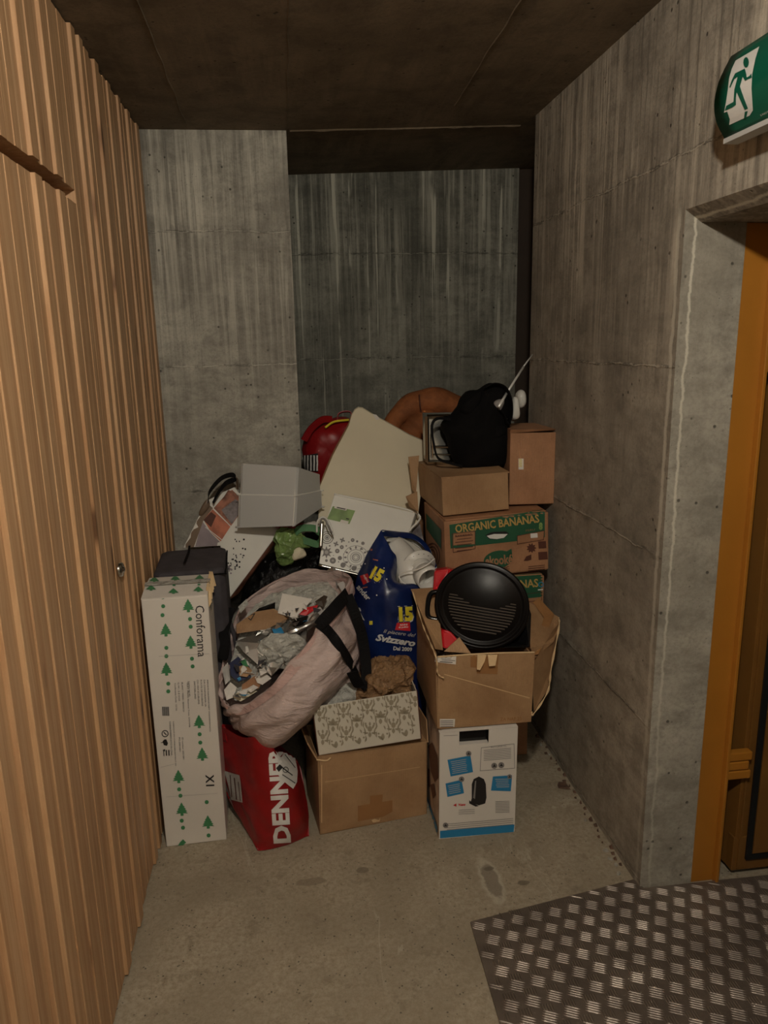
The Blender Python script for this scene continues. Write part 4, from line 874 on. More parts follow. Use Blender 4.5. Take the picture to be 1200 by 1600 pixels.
BOT = [(520, 1095, 2.62), (505, 1095, 2.70), (480, 1100, 2.74), (445, 1105, 2.74), (420, 1115, 2.70), (405, 1125, 2.62), (395, 1135, 2.52), (398, 1145, 2.46), (412, 1158, 2.38), (440, 1160, 2.34), (475, 1135, 2.36), (500, 1110, 2.42), (512, 1100, 2.50)]
A_ = lambda L: [at(*p) for p in L]
rim = np.array(A_(RIM)); c0 = rim.mean(0); lowc = np.array(A_(LOW)).mean(0)
inn1 = c0 + (rim - c0) * .95 + (lowc - c0) * .18; inn2 = c0 + (rim - c0) * .80 + (lowc - c0) * .5; inn3 = c0 + (rim - c0) * .35 + (lowc - c0) * .72
pk = thing('woven_bag', 'big pinkish white woven plastic bag overflowing with rubbish, black webbing handles', 'bag', np.array(A_(BOT)).mean(0))
pv, pf = surf([inn3, inn2, inn1, rim, A_(MID), A_(LOW), A_(BOT)], 150, 130, True, .010, 5, 4, 0, 14, cap=[129], fold=(.013, -.62, .1, .78, 82))
pbody = obj('body', pv, pf, 'pink', pk, smooth=True)
T = bvh(pbody)
r2 = np.array(A_(MID)); h1 = rim + (r2 - rim) * .0; out = (rim - c0) / np.linalg.norm(rim - c0, axis=1, keepdims=True)
hv, hf = surf([rim * 1 + (inn1 - rim) * .45,  rim + out * .004 + np.array([0, 0, .003]), rim + (r2 - rim) * .12 + out * .010, rim + (r2 - rim) * .24 + out * .009], 110, 12, True, .003, 9, 5)
obj('hem', hv, hf, 'pinkhem', pk, smooth=True)
T2 = bvh(pbody, pk.children[-1])
obj('handle', *strap_on(T2, [(541, 928), (528, 945), (512, 963), (499, 979)], .044, m=16), 'web', pk)
obj('handle', *strap_on(T2, [(499, 974), (515, 990), (532, 1013), (548, 1040), (556, 1058)], .036, m=24), 'web', pk)
obj('handle_loop', *ribbon([at(543, 930, 2.47), at(556, 962, 2.44), at(567, 1000, 2.44), at(572, 1040, 2.40), at(571, 1066, 2.37), at(562, 1072, 2.36), at(550, 1050, 2.32)], .038, (1, .1, -.25), .003, 40), 'web', pk)
st = [at(361, 950, 2.62), at(350, 985, 2.54), at(352, 1005, 2.50), at(347, 1030, 2.50)]
obj('handle', *ribbon(st, .036, (1, -.3, .1), .006, 24), 'web', pk)
# contents of the woven bag
ym = lambda y, o=0: 2.64 - (y - 930) * .0017 + o
def inbag(name, pts, mat, label, cat, o=0, **k): return scrap(name, [(x, y, ym(y, o)) for x, y in pts], mat, label, cat, **k)
rows = []
cc = np.array([at(x, y, ym(y, .05)) for x, y in ((540, 915), (470, 915), (400, 945), (372, 1000), (356, 1070), (380, 1095), (440, 1040), (500, 965))])
vs_, fs_ = surf([cc + (cc.mean(0) - cc) * t + np.array([0, -.02, .01]) * t * 1.5 for t in (0, .3, .6, .95)], 60, 30, True, .01, 14, 3, .012, 22)
o = one('rubbish_fill', vs_, fs_, 'wrap', 'mixed crumpled film and paper rubbish filling the woven bag', 'rubbish'); o['kind'] = 'stuff'
inbag('card', [(441, 927), (488, 936), (462, 967), (434, 958)], 'paper', 'white square card sticking up in the woven bag', 'card', -.03)
cb_ = inbag('cardboard_sheet', [(369, 976), (398, 956), (428, 951), (452, 966), (417, 983), (370, 990)], 'kraft', 'brown cardboard sheet inside the woven bag behind the film', 'cardboard', -.02)
decal('triangle_mark', cb_, bvh(cb_), frame2([(384, 963), (398, 959), (392, 969)], 1.4), 'ink', .001, kind='stuff')
inbag('dark_tray', [(392, 962), (405, 950), (430, 941), (430, 953), (410, 956)], 'blackpl', 'black plastic tray edge behind the cardboard sheet in the woven bag', 'tray', .01)
inbag('film_pouch', [(368, 1002), (417, 984), (448, 970), (480, 975), (478, 1000), (450, 1030), (424, 1056), (400, 1036), (380, 1018)], 'foil', 'crumpled silver film pouch spread across the woven bag', 'pouch', -.03, curl=.02)
one('crumpled_film', *blob([(404, 1010), (418, 996), (440, 990), (470, 996), (478, 1012), (460, 1030), (440, 1044), (418, 1040), (404, 1026)], 2.44, .02, 8, 40, .006, 24, .012, 30, 5), 'wrap', 'white crumpled plastic film heaped on the silver pouch', 'plastic film')
inbag('blue_packet', [(425, 983), (439, 980), (444, 989), (429, 993)], 'bluebox', 'small blue packet on the silver pouch in the woven bag', 'packet', -.06, th=.01)
one('foil_tube', *tube([at(448, 992, 2.48), at(466, 984, 2.48), at(484, 974, 2.49), at(497, 960, 2.51)], lambda t: .012 + .004 * math.sin(t * 9), 10), 'foil', 'rolled grey foil tube lying across the woven bag opening', 'foil')
o = inbag('magazine', [(466, 960), (480, 949), (497, 945), (494, 952), (478, 962)], 'redprint', 'red printed leaflet beside the white card in the woven bag', 'leaflet', -.05)
inbag('dark_packet', [(455, 974), (464, 966), (482, 962), (478, 972), (462, 979)], 'blackpl', 'black crumpled packet under the red leaflet in the woven bag', 'packet', -.06, th=.008)
inbag('checked_paper', [(480, 962), (500, 948), (510, 960), (497, 975), (480, 985)], 'inklight', 'grey printed paper near the handle corner of the woven bag', 'paper', -.04)
inbag('envelope', [(492, 940), (506, 930), (512, 932), (505, 948), (496, 945)], 'dark', 'dark envelope at the back right corner of the woven bag', 'envelope', -.02)
inbag('navy_booklet', [(359, 1036), (372, 1026), (390, 1042), (392, 1058), (372, 1066), (360, 1055)], 'navy', 'navy booklet at the lower left of the woven bag', 'booklet', -.03)
inbag('teal_card', [(376, 1034), (383, 1029), (388, 1042), (380, 1040)], 'green', 'small teal card on the navy booklet', 'card', -.05)
inbag('box_scrap', [(372, 1042), (384, 1038), (394, 1048), (386, 1058), (374, 1056)], 'kraft', 'folded brown box scrap beside the navy booklet', 'cardboard', -.045, th=.004)
inbag('lower_box_scrap', [(378, 1070), (398, 1056), (410, 1064), (404, 1076), (378, 1080)], 'kraft2', 'reddish brown cardboard scrap low in the woven bag', 'cardboard', -.03, th=.004)
inbag('torn_note', [(398, 1058), (416, 1053), (424, 1060), (410, 1070), (402, 1067)], 'paper', 'torn white note beneath the silver pouch', 'paper', -.04)
inbag('cream_wrapper', [(362, 1088), (384, 1076), (402, 1080), (376, 1096)], 'creamboard', 'cream striped wrapper at the front rim of the woven bag', 'wrapper', -.035)
inbag('white_folded_paper', [(350, 1078), (360, 1066), (370, 1074), (364, 1090), (354, 1094)], 'paper', 'white folded paper at the front left of the woven bag', 'paper', -.04)
inbag('grey_sleeve', [(347, 1045), (356, 1035), (360, 1062), (352, 1070)], 'inklight', 'pale grey sleeve standing at the left rim of the woven bag', 'sleeve', -.02)
inbag('small_tag', [(384, 1077), (396, 1070), (404, 1074), (392, 1082)], 'paper', 'small white label between the cream wrapper and the cardboard scrap', 'label', -.06)
inbag('clear_bag', [(372, 948), (385, 936), (388, 944), (376, 958)], 'wrap', 'clear film tucked over the left back rim of the woven bag', 'plastic film', -.02)
random.seed(5)
for nm, mt_, n_, lb in (('paper_scraps', 'paper', 34, 'small torn white paper scraps scattered over the rubbish in the woven bag'), ('film_scraps', 'foil', 30, 'small shiny film and foil scraps over the rubbish in the woven bag'), ('dark_scraps', 'charcoal', 22, 'small dark packaging scraps among the rubbish in the woven bag'), ('blue_scraps', 'bluebox', 7, 'small blue packaging scraps among the rubbish in the woven bag')):
    prt = []
    for k in range(n_):
        u, v = random.random(), random.random()
        x = 362 + 130 * u + 10 * v; y = 1085 - 115 * u * .9 - 85 * (1 - v) * (1 - .25 * u) + 8
        if not (y > 935 and y < 1092 and x > 352): continue
        c = at(x, y, ym(y, random.uniform(-.065, -.03))); rr = random.uniform(.008, .024); m_ = random.choice((3, 4, 5)); R_ = rotm(random.uniform(0, 6), random.uniform(-1.1, .3), random.uniform(-.8, .8))
        P3 = [c + R_ @ np.array([rr * random.uniform(.6, 1.3) * math.cos(6.283 * i / m_), rr * random.uniform(.4, 1) * math.sin(6.283 * i / m_), rr * random.uniform(-.3, .3)]) for i in range(m_)]
        prt.append(slab(P3, R_ @ np.array([0, 0, .001])))
    o = one(nm, *join(prt), mt_, lb, 'scraps'); o['kind'] = 'stuff'
# papers squeezed between the woven bag and the blue bag
scrap('striped_leaflet', [(527, 912, 2.66), (543, 905, 2.66), (551, 930, 2.64), (552, 968, 2.62), (545, 960, 2.62), (538, 932, 2.64)], 'inklight', 'pale grey leaflet wedged upright between the woven bag and blue bag', 'leaflet')
scrap('red_corner_leaflet', [(537, 924, 2.64), (550, 912, 2.64), (554, 918, 2.64), (546, 932, 2.64)], 'redprint', 'dark red leaflet corner between the woven bag and blue bag', 'leaflet')
scrap('white_edge_card', [(532, 893, 2.70), (552, 908, 2.68), (541, 925, 2.67), (549, 909, 2.68), (536, 899, 2.69)], 'paper', 'white edged card below the flower printed slim white box', 'card')
scrap('grey_catalogue', [(523, 902, 2.70), (538, 903, 2.70), (535, 915, 2.69), (526, 920, 2.69)], 'inkgrey', 'grey catalogue corner right behind the woven bag rim', 'catalogue', th=.006)
scrap('silver_wrapper', [(508, 893, 2.78), (520, 885, 2.78), (532, 896, 2.76), (528, 904, 2.76), (516, 900, 2.77)], 'foil', 'crumpled silver wrapper under the flower printed slim white box', 'wrapper')
# ---- blue lottery-style printed bag
bb = thing('blue_bag', 'tall dark blue printed carrier bag with white plastic duct inside', 'bag', at(600, 1150, 2.66))
fr_ = [[(597, 829, 2.74), (601, 842, 2.71), (607, 853, 2.70), (612, 862, 2.69), (617, 868, 2.69)],
       [(580, 855, 2.72), (590, 865, 2.67), (603, 875, 2.65), (612, 880, 2.65), (619, 886, 2.67)],
       [(565, 885, 2.72), (580, 892, 2.64), (598, 898, 2.60), (611, 903, 2.60), (622, 910, 2.63)],
       [(553, 925, 2.72), (572, 928, 2.62), (596, 931, 2.565), (622, 926, 2.56), (655, 917, 2.60)],
       [(549, 960, 2.72), (570, 962, 2.60), (598, 966, 2.555), (630, 965, 2.555), (666, 962, 2.60)],
       [(553, 1000, 2.72), (572, 1002, 2.60), (600, 1005, 2.555), (630, 1003, 2.555), (668, 1000, 2.60)],
       [(561, 1045, 2.72), (578, 1048, 2.62), (602, 1050, 2.575), (630, 1050, 2.575), (668, 1045, 2.61)],
       [(566, 1160, 2.74), (580, 1172, 2.68), (604, 1178, 2.65), (630, 1176, 2.65), (664, 1166, 2.68)]]
v1, f1 = surf([A_(r) for r in fr_], 50, 70, False, .005, 9, 2, 0, 10, fold=(.004, .3, 0, .9, 55))
bfront = obj('front_panel', v1, f1, 'blue', bb, smooth=True, solid=.0015)
bk_ = [[(597, 829, 2.75), (622, 832, 2.86), (646, 836, 2.88), (668, 853, 2.85), (683, 886, 2.76)], [(588, 850, 2.76), (622, 850, 2.88), (648, 852, 2.90), (672, 872, 2.87), (682, 905, 2.76)], [(560, 930, 2.78), (610, 930, 2.90), (650, 930, 2.92), (676, 930, 2.88), (680, 950, 2.74)], [(555, 1040, 2.76), (610, 1040, 2.88), (650, 1040, 2.9), (668, 1040, 2.85), (668, 1045, 2.70)]]
v1, f1 = surf([A_(r) for r in bk_], 40, 40, False, .006, 8, 6)
obj('lining', v1, f1, 'whitep', bb, smooth=True, solid=.001)
v1, f1 = surf([[p + np.array([0, .004, .002]) for p in A_(bk_[0])], [p + np.array([0, -.006, .0]) for p in A_([(594, 837, 2.74), (622, 840, 2.84), (646, 843, 2.865), (664, 859, 2.84), (676, 892, 2.75)])]], 40, 6, False)
obj('rim_band', v1, f1, 'blue', bb, smooth=True, solid=.002)
sd = [[(597, 829, 2.75), (598, 830, 2.80)], [(565, 885, 2.73), (570, 885, 2.84)], [(549, 960, 2.73), (556, 960, 2.86)], [(561, 1045, 2.73), (566, 1045, 2.86)]]
v1, f1 = surf([A_(r) for r in sd], 6, 30, False, .003); obj('gusset', v1, f1, 'navy', bb, smooth=True)
T = bvh(bfront)
def fifteen(x, y, k, a, i):
    return text2('15', x, y, 15 * k, 19 * k, a, .06)
decal('number_outline', bb, T, [text2('15', 589.3, 898.5, 20, 25, 28, .12), text2('15', 634, 960, 25, 27, -3, .12)], 'whiteprint', .0015, 5, kind='stuff')
decal('number_shadow', bb, T, [text2('15', 589.3, 898.5, 19, 23.5, 28, .10), text2('15', 634, 960, 24, 25.5, -3, .10)], 'navy', .0022, 5, kind='stuff')
decal('number_print', bb, T, [text2('15', 589.6, 898, 17, 21, 28, .06), text2('15', 634, 959.5, 22, 23, -3, .06)], 'yellow', .003, 5, kind='stuff')
decal('red_ribbon_print', bb, T, [[(563, 900), (575, 896), (580, 908), (568, 914)]], 'redprint', .0018, 5); decal('red_ribbon_print', bb, T, [[(620, 973), (640, 972), (641, 986), (617, 984)]], 'redprint', .0018, 5)
decal('ribbon_lettering', bb, T, [text2('ANS', 571, 902, 8, 3, 68, .03), text2('ANNI', 574, 906, 9, 2.5, 68, .03), text2('ANNI', 630, 976, 12, 2.6, -3, .03), text2('di pulito', 630, 980, 15, 3, -3, .03)], 'whiteprint', .0028, 5, kind='stuff')
decal('slogan', bb, T, [text2('Il piacere del', 624, 990, 50, 7, 8, .01, .3)], 'inklight', .0018, 5, kind='stuff')
decal('name_lettering', bb, T, [text2('Svizzero', 618, 1000, 62, 11, 9, .045, .3), text2('Dal 2009', 629, 1013.5, 29, 6.5, 4, .03), text2('ander', 569, 926, 27, 9, 50, .03), text2('iz.', 564, 963, 27, 11, 62, .05)], 'whiteprint', .002, 5, kind='stuff')
conf = [rect(579, 859, 7, 3, 10), rect(587, 875, 8, 1.8, 15), rect(571, 918, 8, 1.6, -10)]
decal('confetti_print', bb, T, conf, 'terracotta', .0018, 4, kind='stuff'); decal('confetti_print', bb, T, [rect(580, 973, 5, 6, 0)], 'yellow', .0018, 4); decal('confetti_dot', bb, T, [disc(571, 881, 1.2, 6), disc(589, 930, 1.2, 6), disc(600, 888, 1, 6), disc(604, 905, 1, 6)], 'whiteprint', .0018, kind='stuff')
# white duct parts in it
wd = thing('flexible_duct', 'white plastic duct with perforated collar sticking out of the blue bag', 'duct', at(655, 900, 2.70))
ax_ = at(676, 912, 2.56) - at(640, 868, 2.78); axl = np.linalg.norm(ax_); ax_ /= axl; u_ = np.cross(ax_, [0, 0, 1]); u_ /= np.linalg.norm(u_); w2_ = np.cross(ax_, u_)
Fd = G(at(640, 868, 2.78), np.column_stack([u_, w2_, ax_]))
obj('collar', *lathe([(.0, .09), (.064, .085), (.070, .089), (.070, .097), (.042, .100), (.040, .103)], Fd, 40), 'pipe', wd, smooth=True)
prf = [(.041, .10)]
for k in range(4): prf += [(.041, .106 + k * .012), (.046, .110 + k * .012), (.041, .114 + k * .012)]
obj('ribbed_sleeve', *lathe(prf, Fd, 36), 'pipe', wd, smooth=True)
obj('end_pipe', *lathe([(.041, .150), (.047, .152), (.047, .205), (.044, .205), (.043, .155)], Fd, 36), 'pipe', wd, smooth=True)
for k in range(7):
    a = math.radians(-150 + k * 22); obj('hole', *lathe([(0, 0), (.0035, 0)], G(Fd([(.055 * math.cos(a), .055 * math.sin(a), .0985)])[0], Fd.R), 8), 'ink', wd)
one('white_sleeve', *tube([at(613, 858, 2.80), at(628, 872, 2.76), at(640, 890, 2.70), at(643, 915, 2.68)], .058, 24, 20), 'pipe', 'wide smooth white foam sleeve inside the blue bag, behind the perforated collar', 'sleeve', smooth=True)
one('foam_wrap', *surf([A_([(604, 845, 2.78), (625, 848, 2.80), (650, 862, 2.80), (662, 870, 2.78)]), A_([(606, 838, 2.82), (628, 840, 2.84), (652, 853, 2.84), (664, 864, 2.82)])], 20, 8, False, .003), 'whitep', 'white foam sheet folded at the top of the blue bag', 'foam sheet', smooth=True, solid=.004)
one('white_cable', *tube([at(679, 873, 2.60), at(668, 882, 2.58), at(652, 890, 2.585), at(636, 893, 2.60), at(624, 898, 2.61), at(627, 908, 2.60), at(636, 915, 2.60), at(628, 917, 2.61)], .0025, 8), 'pipe', 'thin white cable looped over the perforated collar', 'cable', smooth=True)
# ---- red supermarket bag at the front
rb = thing('red_bag', 'red printed carrier bag standing on the floor beside the fir-tree box', 'bag', atz(440, 1318, 0))
g = [[(343, 1131, 2.46), (358, 1141, 2.40), (378, 1152, 2.33), (396, 1151, 2.28), (421, 1147, 2.27), (424, 1166, 2.29), (446, 1176, 2.36), (464, 1188, 2.42)],
     [(346, 1180, 2.46), (362, 1185, 2.39), (380, 1190, 2.32), (398, 1192, 2.26), (424, 1190, 2.245), (441, 1192, 2.26), (458, 1198, 2.32), (471, 1205, 2.40)],
     [(354, 1240, 2.43), (370, 1245, 2.36), (388, 1250, 2.28), (406, 1250, 2.235), (430, 1248, 2.21), (448, 1246, 2.22), (466, 1245, 2.27), (478, 1245, 2.35)],
     [(380, 1287, 2.35), (388, 1293, 2.30), (400, 1299, 2.24), (415, 1301, 2.215), (435, 1298, 2.205), (452, 1294, 2.21), (470, 1288, 2.24), (482, 1281, 2.31)],
     [(402, 1328, 2.225), (404, 1329, 2.224), (409, 1329, 2.222), (420, 1327.5, 2.224), (440, 1322, 2.235), (458, 1316, 2.25), (472, 1310.5, 2.262), (483, 1306, 2.272)]]
v1, f1 = surf([A_(r) for r in g], 64, 70, False, .003, 10, 3, fold=(.0025, .5, 0, .8, 70))
rbo = obj('front_panel', v1, f1, 'red', rb, smooth=True)
bkr = [[A_(g[i])[0], A_(g[i])[0] + (A_(g[i])[7] - A_(g[i])[0]) * .5 + np.array([0, .09, 0]), A_(g[i])[7]] for i in range(5)]
v1, f1 = surf(bkr, 20, 40, False, .003); obj('back_panel', v1, f1, 'red', rb, smooth=True, solid=.001)
v1, f1 = surf([[at(344, 1131, 2.455), at(352, 1136, 2.43)], [at(348, 1158, 2.45), at(356, 1160, 2.42)]], 6, 6); obj('hem', v1, f1, 'red', rb, smooth=True, solid=.003)
T = bvh(rbo)
decal('lettering', rb, T, [text2('DENNER', 436.5, 1242, 150, 27, -93.5, .045)], 'whiteprint', .0015, 5, kind='stuff')
decal('tool_print', rb, T, [[(431, 1197), (443, 1177), (452, 1175), (459, 1178), (464, 1205), (463, 1222), (457, 1233), (444, 1222), (432, 1208)]], 'whiteprint', .0028, 6)
decal('tool_drawing', rb, T, [rect(447, 1205, 1.4, 22, -52), rect(450, 1217, 1.2, 24, -55), rect(452, 1190, 1.0, 26, -38), [(431, 1200), (436, 1194), (441, 1199), (435, 1206)]] + [ringp(445, 1203, 4.5, 1)], 'ink', .0036, 6, kind='stuff')
decal('book_print', rb, T, [[(351, 1204), (375, 1211), (377, 1222), (380, 1254), (362, 1249), (357, 1225)]], 'inklight', .0022, 6)
decal('book_lines', rb, T, [rect(362, 1228, 1.3, 34, -4), rect(369, 1232, 1.6, 34, -6), rect(375, 1236, 1, 30, -6)], 'brownink', .003, 6, kind='stuff')
decal('side_scuff', rb, T, [[(351, 1215), (356, 1230), (366, 1262), (362, 1262), (354, 1240)]], 'inkgrey', .0022, 6)
# ---- white printed paper carrier, tipped over behind the charcoal case
pb_ = thing('paper_carrier', 'tilted white and photo printed carrier bag behind the charcoal case', 'bag', at(340, 900, 2.9))
P_ = [(286, 856, 2.93), (322, 783, 3.0), (350, 768, 3.01), (366, 761, 3.0), (389, 790, 2.93), (441, 824, 2.90), (400, 880, 2.86), (356, 938, 2.86), (350, 895, 2.88), (344, 853, 2.90)]
pbf = obj('front_panel', *slab(onplane([(322, 783, 3.02), (356, 938, 2.85), (441, 824, 2.93)], [(x, y) for x, y, _ in P_]), (.02, .10, -.02)), 'whitep', pb_, bevel=.003)
T = bvh(pbf)
decal('sepia_photo', pb_, T, [[(334, 794), (350, 776), (359, 762), (386, 787), (371, 808), (361, 822)]], 'photo1', .001, 8)
decal('grey_photo', pb_, T, [[(346, 797), (368, 780), (383, 790), (362, 819)]], 'photo2', .0018, 8)
decal('terracotta_photo', pb_, T, [[(318, 812), (333, 795), (346, 808), (360, 823), (345, 846), (330, 832)]], 'terracotta', .001, 8)
decal('dark_photo', pb_, T, [[(318, 813), (330, 800), (338, 806), (330, 824)]], 'brownink', .0018, 8)
decal('mauve_print', pb_, T, [[(305, 854), (316, 814), (329, 832), (344, 847), (344, 853)]], 'mauve', .001, 8)
decal('taupe_gusset', pb_, T, [[(286, 856), (321, 784), (333, 794), (318, 813), (303, 855)]], 'taupe', .0012, 8)
decal('white_line', pb_, T, [rect(334.5, 834, 34, 1.2, 38), rect(347, 809, 38, 1.2, 44)], 'whiteprint', .0026, 8, kind='stuff')
decal('seed_print', pb_, T, [disc(353 + 22 * random.random() + (892 - y) * .28, y, .8 + 1.1 * random.random(), 6, 1 + random.random()) for y in [843, 846, 858, 857, 866, 868, 871, 874, 876, 878, 880, 882, 884, 886, 889] for _ in (0, 1)], 'ink', .001, kind='stuff')
decal('seed_cluster', pb_, T, [disc(354 + 8 * random.random(), 880 + 16 * random.random(), 1.6, 5) for _ in range(14)], 'mauve', .001, kind='stuff')
decal('hem_line', pb_, T, [rect(412, 812, 62, .8, 33)], 'inklight', .001)
obj('red_gusset', *slab([at(356, 938, 2.862), at(441, 826, 2.902), at(443, 832, 2.94), at(405, 882, 2.92), at(372, 928, 2.90)], (0, .004, -.002)), 'photo1', pb_)
obj('handle', *ribbon([at(325, 786, 2.99), at(328, 768, 3.0), at(345, 748, 3.02), at(362, 742, 3.02), at(367, 748, 3.02), at(352, 756, 3.0), at(340, 772, 2.99), at(333, 786, 2.985)], .030, (0, .9, .45), .003, 40), 'web', pb_)
obj('handle', *ribbon([at(350, 772, 3.04), at(356, 752, 3.05), at(369, 748, 3.05), at(371, 765, 3.04)], .022, (.3, .9, .2), .003, 24), 'taupe', pb_)
obj('handle_tab', *blob([(311, 800), (318, 786), (325, 780), (328, 790), (318, 804), (312, 806)], 3.0, .01, 6, 20, 0), 'taupe', pb_, smooth=True)
# ---- frosted storage tub upside down
A0, B0, C0 = at(377, 725, 2.90), at(465, 731, 2.78), at(499, 742, 2.98); D0 = A0 + (C0 - B0)
A1, B1, C1 = at(374, 824, 2.88), at(459, 821, 2.765), at(501, 793, 2.96); D1 = A1 + (C1 - B1)
ft = thing('storage_tub', 'translucent frosted plastic storage tub turned upside down on the carrier', 'tub', (A1 + C1) / 2)
cn = (A0 + B0 + C0 + D0) / 4; cm = (A1 + B1 + C1 + D1) / 4
tiers = []
for t, e in ((0, .985), (.01, 1.0), (.47, 1.0), (.49, 1.03), (1.0, 1.03)):
    ring_ = []; cs = [A0 + (A1 - A0) * t, B0 + (B1 - B0) * t, C0 + (C1 - C0) * t, D0 + (D1 - D0) * t]; mc = sum(cs) / 4; cs = [mc + (q - mc) * e for q in cs]
    for i in range(4):
        p, q, r_ = cs[i - 1], cs[i], cs[(i + 1) % 4]
        for s_ in (.06, .02): ring_.append(q + (p - q) * s_) 
        ring_.append(q + (r_ - q) * .04)
    tiers.append(ring_)
vs = [v for r_ in tiers for v in r_]; fs = [(i * 12 + j, i * 12 + (j + 1) % 12, i * 12 + 12 + (j + 1) % 12, i * 12 + 12 + j) for i in range(4) for j in range(12)] + [tuple(range(12))[::-1]]
obj('shell', vs, fs, 'frost', ft, solid=.003, smooth=False)
for ci in (0, 1, 2): obj('edge_ridge', *tube([(tiers[0][ci * 3] + tiers[0][ci * 3 + 2]) / 2 if 0 else tiers[0][ci * 3 + 1], tiers[2][ci * 3 + 1], tiers[3][ci * 3 + 1], tiers[4][ci * 3 + 1]], .0035, 6), 'whitep', ft, smooth=True)
obj('step_ridge', *tube([v + np.array([0, 0, .002]) for v in tiers[3]], .0025, 6, 60, True), 'whitep', ft, smooth=True)
obj('rim', *tube([v + np.array([0, 0, .002]) for v in tiers[4]], .004, 6, 60, True), 'frost', ft, smooth=True)
one('red_cloth', *blob([(412, 806), (430, 808), (462, 820), (480, 820), (478, 828), (455, 828), (430, 822)], 2.93, .05, 6, 24, .004), 'red', 'red cloth edge showing beneath the frosted tub', 'cloth', smooth=True)
# ---- large cream board
bd = [(545, 665, 3.20), (549, 650, 3.22), (554, 641, 3.23), (560, 637, 3.235), (567, 638, 3.235), (590, 652, 3.22), (612, 664, 3.21), (640, 680, 3.19), (668, 692, 3.18), (668, 800, 3.02), (668, 900, 2.90), (560, 905, 2.88), (503, 870, 2.91), (497, 815, 2.98), (500, 760, 3.06), (520, 712, 3.13)]
cbd = thing('cream_board', 'large cream wooden panel leaning behind the flower printed slim white box', 'board', at(600, 905, 2.9))
obj('panel', *slab(onplane([(560, 637, 3.235), (503, 870, 2.91), (668, 692, 3.18)], [(x if y < 700 else min(x, 654), y) for x, y, _ in bd])[::-1], (0, .014, .004)), 'creamboard', cbd, bevel=.0015)
obj('brown_edge', *tube(onplane([(560, 637, 3.24), (503, 870, 2.915), (668, 692, 3.185)], [(498, 790), (500, 762), (519, 712), (544, 665), (549, 650)]), .0045, 6), 'kraftin', cbd)
obj('chipped_edge', *slab(onplane([(560, 637, 3.232), (503, 870, 2.907), (668, 692, 3.177)], [(582, 647), (588, 648), (594, 655), (588, 656)]), (0, .002, 0)), 'paper', cbd)
# ---- white lid with grey flower print
ld_ = thing('slim_white_box', 'slim white plastic box with grey flower print and a green label', 'box', at(530, 895, 2.82))
LP = onplane([(522, 772, 2.98), (649, 801, 2.94), (498, 882, 2.84)], [(522, 772), (649, 801), (640, 830), (598, 907), (498, 882), (505, 830)])
lpn = obj('panel', *slab(LP[::-1], (.012, .03, -.018)), 'whitep', ld_, bevel=.004)
obj('raised_rim', *tube([LP[0], LP[1], LP[2]], .0045, 8, 30), 'whitep', ld_, smooth=True)
obj('front_rim', *tube(onplane([(522, 772, 2.97), (649, 801, 2.93), (498, 882, 2.83)], [(498, 883), (556, 897), (598, 908)]), .007, 8, 20), 'silver', ld_, smooth=True)
T = bvh(lpn); fl_ = []
fl_ += [ringp(556, 871, r, .7, 26, r * .93) for r in (20, 13.5, 9, 6.5, 3.6)] + [star(556, 871, 12.5, 9.5, 14)[:]][:0]
for k in range(12): a = k * math.pi / 6; fl_.append(leafp(556 + 14 * math.cos(a), 871 + 13 * math.sin(a), 5, 3, a))
for k in range(16): a = k * math.pi / 8; fl_.append(leafp(556 + 4 * math.cos(a), 871 + 4 * math.sin(a), 2.2, 1.2, a))
fl_ += [ringp(511, 840, r, 1.2, 20) for r in (10, 7, 4)] + [disc(511, 840, 2)]
fl_ += [star(510, 863, 10, 5, 8), ]
for x, y, r in ((535, 844, 4.6), (525, 850, 4.6)): fl_ += [leafp(x, y, r, 2.6, a) for a in (0.4, 1.97, 3.54, 5.1)]
fl_ += [disc(x, y, r, 10) for x, y, r in ((551, 844, 3), (567, 849, 2.8), (534, 855, 3.2), (527, 861, 3.6), (531, 872, 3.4), (520, 876, 5), (536, 883, 4.2), (558, 846, 1.8), (515, 853, 1.4), (541, 853, 1.2), (545, 847, 1), (529, 878, 1), (540, 878, 1), (510, 876, 2.2), (553, 888, 4), (575, 862, 2), (521, 868, .8), (537, 866, .8), (571, 880, 3), (566, 858, 1.2), (547, 890, 1.2))]
decal('flower_print', ld_, T, fl_, 'inkgrey', .001, kind='stuff')
decal('flower_centre', ld_, T, [disc(510, 863, 3, 10), disc(527, 861, 1.5, 8), disc(534, 855, 1.2, 8), disc(520, 876, 1.8, 8), disc(551, 844, 1, 8)], 'inklight', .0018, kind='stuff')
decal('green_label', ld_, T, [[(520, 791), (555, 798), (546, 819), (511, 811)]], 'limegreen', .001)
decal('label_strip', ld_, T, [[(523, 791), (542, 795), (541, 798), (522, 794)]], 'paper', .0018); decal('label_strip', ld_, T, [[(533, 812), (545, 815), (543, 819), (531, 816)]], 'paper', .0018)
decal('label_print', ld_, T, [rect(533, 794.5, 14, 1.6, 12), rect(543, 811, 5, 1.6, 12)], 'ink', .0025, kind='stuff')
